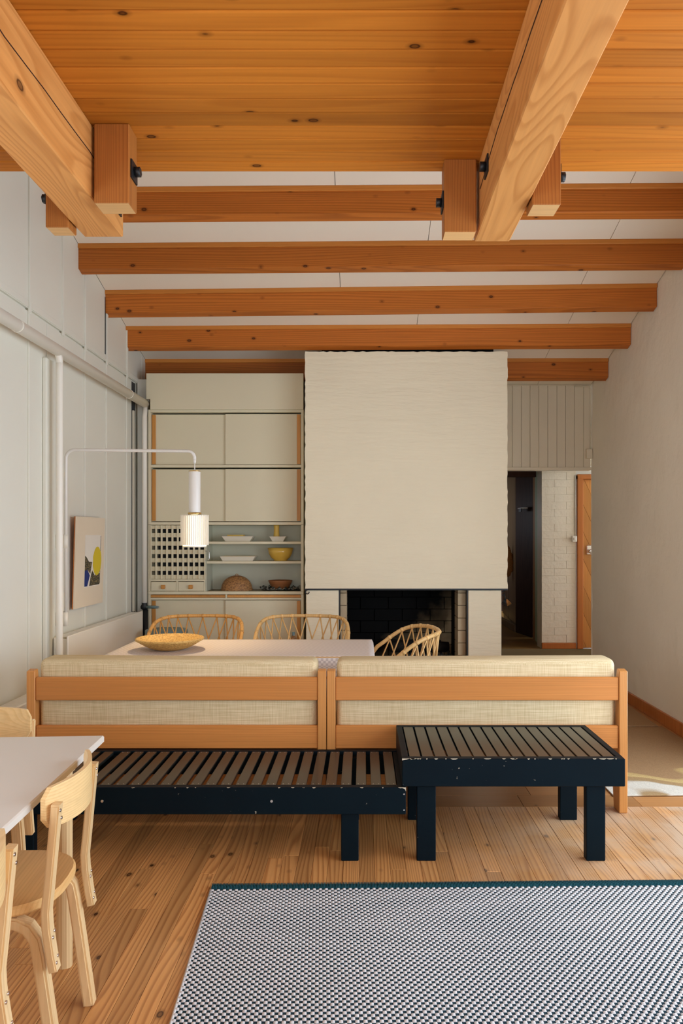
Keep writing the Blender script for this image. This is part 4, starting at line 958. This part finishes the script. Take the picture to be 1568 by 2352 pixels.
# ------------------------------------------------------------------ slatted benches
def chips(parent, x0, x1, y, z, n, seed, h=0.004):
    r = random.Random(seed)
    for k in range(n):
        xx = r.uniform(x0, x1-0.03); w = r.choice([0.006, 0.01, 0.015, 0.03])
        pts = [(xx, z+0.0005), (xx+w*0.3, z-h*r.uniform(0.4, 1)), (xx+w*0.7, z-h*r.uniform(0.3, 1)), (xx+w, z+0.0005)]
        MB().prism(pts, 'Y', y-0.0006, y+0.002).build('paint_chip', 'chip', parent)
lb_ = thing('long_slat_bench', 'long low blue-black bench with spaced slats, on the left', 'bench', (-0.7, 3.45, 0))
bx0_, bx1_, by0, by1, bzt, bzb = -1.70, 0.186, 3.165, 3.735, 0.328, 0.212
MB().box(bx0_, bx1_, by0, by0+0.035, bzb, bzt, 0.003).build('front_apron', 'bench', lb_)
MB().box(bx0_, bx1_, by1-0.035, by1, bzb, bzt, 0.003).build('rear_apron', 'bench', lb_)
MB().box(bx0_, bx0_+0.035, by0+0.035, by1-0.035, bzb, bzt-0.002, 0.003).build('side_apron', 'bench', lb_)
MB().box(bx1_-0.035, bx1_, by0+0.035, by1-0.035, bzb, bzt-0.002, 0.003).build('side_apron', 'bench', lb_)
for y in (by0+0.036, by1-0.061): MB().box(bx0_+0.036, bx1_-0.036, y, y+0.025, bzb+0.03, bzt-0.018, 0.002).build('ledger', 'bench', lb_)
for (xa, ya) in ((-0.092, 3.195), (-1.495, 3.195), (-0.092, 3.655), (-1.495, 3.655)):
    MB().box(xa, xa+0.076, ya, ya+0.04, 0.0, bzt-0.02, 0.003).build('leg', 'bench', lb_)
x = bx1_-0.038-0.046; k = 0
while x > bx0_+0.036:
    s = MB().box(x, x+0.0455, by0+0.036, by1-0.036, bzt-0.016, bzt-0.001, 0.0015).build('slat', 'slat', lb_)
    if -1.25 < x:
        for yy in (by0+0.05, by1-0.05):
            for xx in (x+0.010, x+0.034): MB().tube([(xx, yy, bzt-0.0015), (xx, yy, bzt-0.0003)], 0.0022, 6).build('nail_head', 'steel', s)
    x -= 0.0652 if k != 20 else 0.085; k += 1
for xx in (-1.112, -0.388): MB().tube([(xx, by0+0.002, 0.27), (xx, by0-0.003, 0.27)], 0.006, 8).build('screw_head', 'steel', lb_)
chips(lb_, -1.1, bx1_, by0, bzt, 16, 4)
MB().prism([(bx1_-0.022, bzt+0.0004), (bx1_-0.006, bzt-0.006), (bx1_+0.0004, bzt-0.016), (bx1_+0.0004, bzt+0.0004)], 'Y', by0-0.0008, by0+0.002).build('paint_chip', 'chip', lb_)
for z in (0.30, 0.232): MB().tube([(bx1_-0.008, by0+0.002, z), (bx1_-0.008, by0-0.002, z)], 0.0035, 6).build('screw_head', 'steel', lb_)

sb = thing('small_slat_bench', 'small higher blue-black slatted bench standing over the long bench end', 'bench', (0.65, 3.45, 0))
sx0, sx1, szt, szb = 0.170, 1.124, 0.451, 0.331
MB().box(sx0, sx1, by0, by0+0.035, szb, szt, 0.003).build('front_apron', 'bench', sb)
MB().box(sx0, sx1, by1-0.035, by1, szb, szt, 0.003).build('rear_apron', 'bench', sb)
MB().box(sx0, sx0+0.028, by0+0.035, by1-0.035, szb, szt, 0.002).build('side_apron', 'bench', sb)
MB().box(sx1-0.028, sx1, by0+0.035, by1-0.035, szb, szt, 0.002).build('side_apron', 'bench', sb)
for y in (by0+0.036, by1-0.061): MB().box(sx0+0.029, sx1-0.029, y, y+0.025, szb+0.03, szt-0.018, 0.002).build('ledger', 'bench', sb)
for (xa, ya) in ((0.235, 3.195), (0.967, 3.195), (0.225, 3.655), (0.976, 3.655)):
    MB().box(xa, xa+0.084 if ya > 3.5 else xa+0.082, ya, ya+0.045, 0.0, szt-0.02, 0.003).build('leg', 'bench', sb)
n = 16; pit = (sx1-sx0-0.056-0.004)/n
for k in range(n):
    xa = sx0+0.028+0.006+k*pit
    MB().box(xa, xa+pit-0.0085, by0+0.036, by1-0.036, szt-0.016, szt-0.001, 0.0015).build('slat', 'slat', sb)
chips(sb, sx0, sx1, by0, szt, 26, 9)
MB().prism([(sx0-0.0004, szt+0.0004), (sx0-0.0004, szt-0.007), (sx0+0.02, szt-0.003), (sx0+0.03, szt+0.0004)], 'Y', by0-0.0008, by0+0.002).build('paint_chip', 'chip', sb)

# ------------------------------------------------------------------ dining table with cloth, straw basket
dt = thing('dining_table', 'dining table under the pale woven cloth', 'table', (-0.71, 4.57, 0))
tx0, tx1, ty0, ty1, tz = -1.488, 0.064, 4.22, 4.92, 0.716
MB().box(tx0, tx1, ty0, ty1, tz-0.03, tz, 0.003).build('table_top', 'birch_h', dt)
for x in (tx0+0.04, tx1-0.24):
    for y in (4.47, 4.85): MB().box(x, x+0.05, y-0.025, y+0.025, 0, tz-0.03, 0.004).build('leg', 'birch', dt)
m = MB(); nx, ny = 60, 30; dr = 0.11; vs = []; rnd = random.Random(2)
def drape(u, a, b):
    """fold coordinate u over edge: returns (pos, drop)"""
    if u < a: return a, a-u
    if u > b: return b, u-b
    return u, 0
xs_ = [tx0-0.008-dr+(tx1-tx0+0.016+2*dr)*i/nx for i in range(nx+1)]; ys_ = [ty0-0.008-dr+(ty1-ty0+0.016+2*dr)*j/ny for j in range(ny+1)]
for xx in xs_:
    for yy in ys_:
        X, d1_ = drape(xx, tx0-0.004, tx1+0.004); Yv, d2_ = drape(yy, ty0-0.004, ty1+0.004)
        d = max(d1_, d2_); ou = 0.004+0.012*min(1, d/0.1)
        if d1_: X += (ou if xx > 0 else -ou)*0.7
        if d2_: Yv += (ou if yy > 4.5 else -ou)*0.7
        vs.append((X, Yv, tz+0.003-d+(0.004 if 0 < d < 0.008 else 0)))
m.add(vs, [(i*(ny+1)+j, (i+1)*(ny+1)+j, (i+1)*(ny+1)+j+1, i*(ny+1)+j+1) for i in range(nx) for j in range(ny)], True)
tc_ = tag(m.build('tablecloth', 'cloth'), 'pale waffle-woven cloth spread over the dining table', 'tablecloth')
bs = thing('straw_basket', 'shallow coiled yellow straw basket on the tablecloth', 'basket', (-1.162, 4.47, tz+0.004))
prof = [(0.0, 0.004)]
rr = [0.02*i for i in range(1, 8)]; zz = [0.003]*4+[0.006, 0.012, 0.022]
pf = [(0.012*i, 0.0) for i in range(0, 10)]
out = [(0, 0)]
for i in range(1, 37): 
    s = i/36; r = 0.115*s*1.0 if s < 0.55 else 0.063+(0.195-0.063)*((s-0.55)/0.45)**0.9
    z = 0.0 if s < 0.55 else 0.058*((s-0.55)/0.45)**1.4
    out.append((r+0.0025*abs(math.sin(i*1.57)), z))
inn = [(max(0, r-0.006), z+0.009) for r, z in out[::-1]]
inn[-1] = (0, 0.009)
MB().lathe(out+[(0.199, 0.064), (0.195, 0.068)]+inn, (-1.162, 4.47, tz+0.0045), 48).build('coiled_bowl', 'straw', bs)
MB().tube([(-1.162+0.196*math.cos(R(a)), 4.47+0.196*math.sin(R(a)), tz+0.069) for a in range(0, 361, 10)], 0.0075, 6, False).build('rim_coil', 'straw', bs)

# ------------------------------------------------------------------ rattan armchairs (front = +Y locally)
def rattan_chair(mat, label):
    t = thing('rattan_armchair', label, 'chair', group='rattan armchairs at the dining table', local=True)
    A, Bk = 0.335, 0.32
    def rim(p):   # p in degrees from the back
        q = abs(p)/112.0; e = 0.8
        sx = math.copysign(abs(math.sin(R(p)))**e, math.sin(R(p)))
        cy = math.copysign(abs(math.cos(R(p)))**e, math.cos(R(p)))
        return Vector((A*sx, -Bk*cy, 0.80-0.37*q**4.8))
    def ring(p): return Vector((0.265*math.sin(R(p)), -0.27*math.cos(R(p)), 0.43))
    pth = [rim(-112+224*i/48) for i in range(49)]
    pth = [Vector((-0.25, 0.20, 0.43))]+pth+[Vector((0.25, 0.20, 0.43))]
    MB().tube(pth, 0.0135, 8).build('back_rim', mat, t)
    MB().tube([ring(a) for a in range(0, 361, 12)], 0.012, 8, False).build('seat_ring', mat, t)
    MB().lathe([(0.0, 0.0), (0.255, 0.0), (0.262, 0.008), (0.255, 0.016), (0.0, 0.010)], (0, 0, 0.425), 28, 1, 1.0).build('woven_seat', 'straw', t)
    k = 0
    for p in range(-98, 99, 14):
        top = rim(p)-Vector((0, 0, 0.012))
        for s in (-1, 1):
            q = p+s*21
            if abs(q) > 118: continue
            b = ring(q); mid = (top+b)/2; mid += Vector((mid.x, mid.y, 0))*0.05
            MB().tube([top, mid, b], 0.0052, 5).build('cane', mat, t)
        d = (rim(p+2)-rim(p-2)).normalized()*0.009
        MB().tube([rim(p)-d, rim(p)+d], 0.0152, 8).build('binding', mat, t)
    for (x, y) in ((-0.22, 0.17), (0.22, 0.17), (-0.19, -0.19), (0.19, -0.19)):
        MB().tube([(x*0.95, y*0.95, 0.43), (x*1.12, y*1.15, 0.0)], 0.0145, 8).build('leg', mat, t)
    return t
rc1 = rattan_chair('rattan', 'honey rattan armchair behind the table, in front of the left cupboard doors')
rc1.location = (-1.207, 5.31, 0); rc1.rotation_euler = (0, 0, R(181))
rc2 = rattan_chair('rattan_pale', 'rattan armchair behind the table, before the left fireplace pillar')
rc2.location = (-0.437, 5.31, 0); rc2.rotation_euler = (0, 0, R(178))
rc3 = rattan_chair('rattan_pale', 'pale rattan armchair turned sideways at the right table end')
rc3.location = (0.165, 4.76, 0); rc3.rotation_euler = (0, 0, R(95))

# stacked round stools between the cane chair and the cupboard
def stool(z, lab, top):
    t = thing('round_stool', lab, 'stool', (-1.62, 6.12, z))
    x, y = -1.62, 6.12
    MB().lathe([(0, 0.40), (0.17, 0.40), (0.172, 0.404), (0.172, 0.432), (0.0, 0.436)], (x, y, z), 28).build('seat_edge', 'birch_h', t)
    if top: MB().lathe([(0.0, 0.437), (0.17, 0.437), (0.171, 0.44), (0.171, 0.465), (0.165, 0.470), (0, 0.471)], (x, y, z), 28).build('seat_pad', 'blue_lid', t)
    for a in (30, 150, 270):
        ca, sa = math.cos(R(a)), math.sin(R(a)); w = 0.165+ (0.0 if z else 0.03)
        MB().strip([(x+ca*w, y+sa*w, z if z == 0 else 0.155), (x+ca*w, y+sa*w, z+0.34), (x+ca*(w-0.02), y+sa*(w-0.02), z+0.385), (x+ca*(w-0.08), y+sa*(w-0.08), z+0.398)], (-sa, ca, 0), 0.05, 0.022).build('leg', 'birch', t)
    return t
stool(0.0, 'lower birch stool of the stack by the left cupboard', False)
stool(0.165, 'upper stool with blue-grey seat stacked behind the left cane chair', True)
# small woven figure bottle on a low block by the fireplace pillar
t = thing('side_block', 'low plain wooden block beside the left fireplace pillar', 'block', (-0.58, 6.33, 0))
MB().box(-0.70, -0.50, 6.24, 6.42, 0, 0.42, 0.006).build('block_body', 'birch_h', t)
t = thing('wicker_bottle', 'small wicker-covered bottle glimpsed through the second cane chair', 'bottle', (-0.59, 6.33, 0.42))
MB().lathe([(0, 0), (0.045, 0.0), (0.05, 0.03), (0.045, 0.08), (0.02, 0.125), (0.014, 0.135), (0, 0.135)], (-0.59, 6.33, 0.4205), 16).build('wicker_body', 'wicker_brown', t)
MB().lathe([(0.012, 0.135), (0.012, 0.165), (0.0, 0.166)], (-0.59, 6.33, 0.4205), 10).build('bottle_neck', 'blue_lid', t)

# ------------------------------------------------------------------ white table and birch chairs at the left
wtb = thing('white_table', 'white-topped birch table in the left foreground', 'table', (-0.883, 2.535, 0), rz=R(3.2), local=True)
MB().box(-0.86, 0, -1.75, 0, 0.696, 0.72, 0.004).build('table_top', 'laminate', wtb)
MB().box(-0.80, -0.07, -0.11, -0.085, 0.63, 0.696, 0.002).box(-0.80, -0.07, -1.66, -1.635, 0.63, 0.696, 0.002).build('apron', 'birch', wtb)
for (x, y) in ((-0.095, -0.115), (-0.765, -0.115), (-0.095, -1.63), (-0.765, -1.63)):
    MB().prism([(x+0.026*math.cos(R(a))*(1 if abs(math.cos(R(a))) < 0.9 else 0.95), y+0.022*math.sin(R(a))) for a in range(0, 360, 30)], 'Z', 0.0, 0.696, 0).build('leg', 'birch', wtb)

def birch_chair(label):
    t = thing('birch_chair', label, 'chair', group='bent birch chairs round the white table', local=True)
    # seat: rounded trapezoid
    pts = []
    for a in range(0, 360, 10):
        c, s = math.cos(R(a)), math.sin(R(a)); e = 0.72
        w = 0.19+0.008*s
        pts.append((w*math.copysign(abs(c)**e, c), 0.195*math.copysign(abs(s)**e, s)))
    MB().prism(pts, 'Z', 0.425, 0.452, 0.006).build('seat', 'birch_h', t)
    for sx in (-1, 1):
        x = sx*0.150
        # rear bent leg
        pth = [(x, 0.02, 0.409), (x, -0.07, 0.409), (x, -0.105, 0.405), (x, -0.135, 0.39), (x, -0.155, 0.36), (x, -0.163, 0.32), (x, -0.180, 0.20), (x, -0.208, 0.0)]
        MB().strip(pth, (1, 0, 0), 0.042, 0.030).build('leg', 'birch', t)
        pth = [(x, 0.03, 0.409), (x, 0.10, 0.409), (x, 0.135, 0.40), (x, 0.158, 0.375), (x, 0.165, 0.33), (x, 0.170, 0.0)]
        MB().strip(pth, (1, 0, 0), 0.042, 0.030).build('leg', 'birch', t)
        xp = sx*0.172
        p = MB().strip([(xp, -0.208, 0.288), (xp, -0.200, 0.33), (xp, -0.190, 0.40), (xp, -0.188, 0.44), (xp, -0.194, 0.50), (xp, -0.2135, 0.715)], (1, 0, 0), 0.038, 0.021).build('back_post', 'birch', t)
        for (dx, z, y) in ((-0.008, 0.70, -0.224), (0.008, 0.675, -0.222), (-0.008, 0.375, -0.206), (0.008, 0.385, -0.205), (-0.008, 0.31, -0.215), (0.008, 0.32, -0.213)):
            MB().tube([(xp+dx, y+0.004, z), (xp+dx, y-0.0015, z)], 0.0045, 8).build('screw', 'steel', p)
    # curved plywood back
    m = MB(); nx = 18; th = 0.012; vs = []
    def sect(u):
        x = 0.19*u; y = -0.236+0.052*u*u
        cr = max(0.0, (abs(u)-0.86)/0.14)
        dz = 0.026*(1-math.sqrt(max(0.0, 1-cr*cr)))
        return x, y, 0.643+dz+0.010*u*u, 0.757-dz
    fs = []
    for i in range(nx+1):
        u = -1+2*i/nx
        u = math.copysign(abs(u)**0.9, u)
        x, y, za, zb2 = sect(u)
        vs += [(x, y+th/2, za), (x, y-th/2, za), (x, y-th/2, zb2), (x, y+th/2, zb2)]
    for i in range(nx):
        for k in range(4): fs.append((i*4+k, i*4+(k+1) % 4, (i+1)*4+(k+1) % 4, (i+1)*4+k))
    fs += [(3, 2, 1, 0), (nx*4, nx*4+1, nx*4+2, nx*4+3)]
    m.add(vs, fs); 
    m.build('backrest', 'birch_back', t)
    return t
M['birch_back'] = wood('birch_veneer_back', (0.74, 0.53, 0.26), (0.60, 0.38, 0.15), 'X', 14, 0.3, 0.0, 0.04, 0.01, 0.5, 0.08, 'Z')
c1_ = birch_chair('birch chair pushed to the white table, second from the camera')
c1_.location = (-1.012, 2.055, 0); c1_.rotation_euler = (0, 0, R(95))
c2_ = copy_tree(c1_); c2_['label'] = 'birch chair cut by the left bottom edge, nearest the camera'
c2_.location = (-0.972, 1.445, 0); c2_.rotation_euler = (0, 0, R(96))
c3_ = copy_tree(c1_); c3_['label'] = 'birch chair at the far head of the white table, facing the camera'
c3_.location = (-1.42, 2.565, 0); c3_.rotation_euler = (0, 0, R(180))

# ------------------------------------------------------------------ rug with checked weave
TL, TR, BR, BL = Vector((-0.600, 2.962, 0)), Vector((1.95, 3.008, 0)), Vector((2.02, 1.32, 0)), Vector((-0.496, 1.27, 0))
def rp(u, v): # u left-right, v far-near
    return (TL*(1-u)+TR*u)*(1-v)+(BL*(1-u)+BR*u)*v
rg = thing('woven_rug', 'blue and white checked woven rug with a teal bound edge', 'rug', ((TL.x+BR.x)/2, 2.1, 0))
m = MB(); q = [rp(0, 0), rp(1, 0), rp(1, 1), rp(0, 1)]
m.add([(p.x, p.y, 0.001) for p in q]+[(p.x, p.y, 0.0065) for p in q], [(0, 1, 2, 3), (7, 6, 5, 4), (0, 4, 5, 1), (1, 5, 6, 2), (2, 6, 7, 3), (3, 7, 4, 0)]).build('rug_base', 'rug_blue', rg)
NU, NV = 216, 126; v0 = 0.024
m = MB(); du = 1.0/NU; dv = (1-v0)/NV
for j in range(NV):
    for i in range(NU):
        if (i+j) % 2: continue
        u0, u1 = i*du-0.04*du, (i+1)*du+0.04*du; va, vb = v0+j*dv+0.02*dv, v0+(j+1)*dv-0.10*dv
        u0 = max(0, u0); u1 = min(1, u1)
        mu, mv = (u1-u0)*0.14, (vb-va)*0.2
        lo_ = [rp(u0, va), rp(u1, va), rp(u1, vb), rp(u0, vb)]; hi = [rp(u0+mu, va+mv), rp(u1-mu, va+mv), rp(u1-mu, vb-mv), rp(u0+mu, vb-mv)]
        m.add([(p.x, p.y, 0.006) for p in lo_]+[(p.x, p.y, 0.0105) for p in hi], [(7, 6, 5, 4), (0, 4, 5, 1), (1, 5, 6, 2), (2, 6, 7, 3), (3, 7, 4, 0)], True)
w_ = m.build('white_weave', 'rug_white', rg); w_['kind'] = 'stuff'
m = MB(); n = 430
for i in range(n):
    u0, u1 = i/n, (i+0.86)/n; 
    a = [rp(u0, 0.0), rp(u1, 0.0), rp(u1, 0.0225), rp(u0, 0.0225)]; um = (u0+u1)/2
    e = (u1-u0)*0.2
    h = [rp(u0+e, 0.003), rp(u1-e, 0.003), rp(u1-e, 0.0200), rp(u0+e, 0.0200)]
    m.add([(p.x, p.y, 0.004) for p in a]+[(p.x, p.y, 0.0155) for p in h], [(7, 6, 5, 4), (0, 4, 5, 1), (1, 5, 6, 2), (2, 6, 7, 3), (3, 7, 4, 0)], True)
w_ = m.build('teal_binding', 'rug_teal', rg); w_['kind'] = 'stuff'
MB().tube([rp(0.0, 0.024)+Vector((0, 0, 0.006)), rp(0.0, 0.5)+Vector((0, 0, 0.006)), rp(0.0, 1.0)+Vector((0, 0, 0.006))], 0.005, 6).build('selvedge', 'rug_white', rg)
# carpets in the passage on the right
def carpet_obj(name, pts, z, lab):
    m = MB().prism(pts, 'Z', z, z+0.008, 0.002); return tag(m.build(name, 'carpet'), lab, 'carpet')
carpet_obj('woven_carpet', [(1.350, 3.985), (2.225, 4.01), (2.20, 5.44), (1.352, 5.44)], 0.001, 'woven beige carpet with white wavy end, right of the sofa')
carpet_obj('plain_carpet', [(1.28, 5.415), (2.165, 5.42), (2.215, 7.1), (1.25, 7.1)], 0.0095, 'plain tan carpet overlapping the woven one along the right wall')
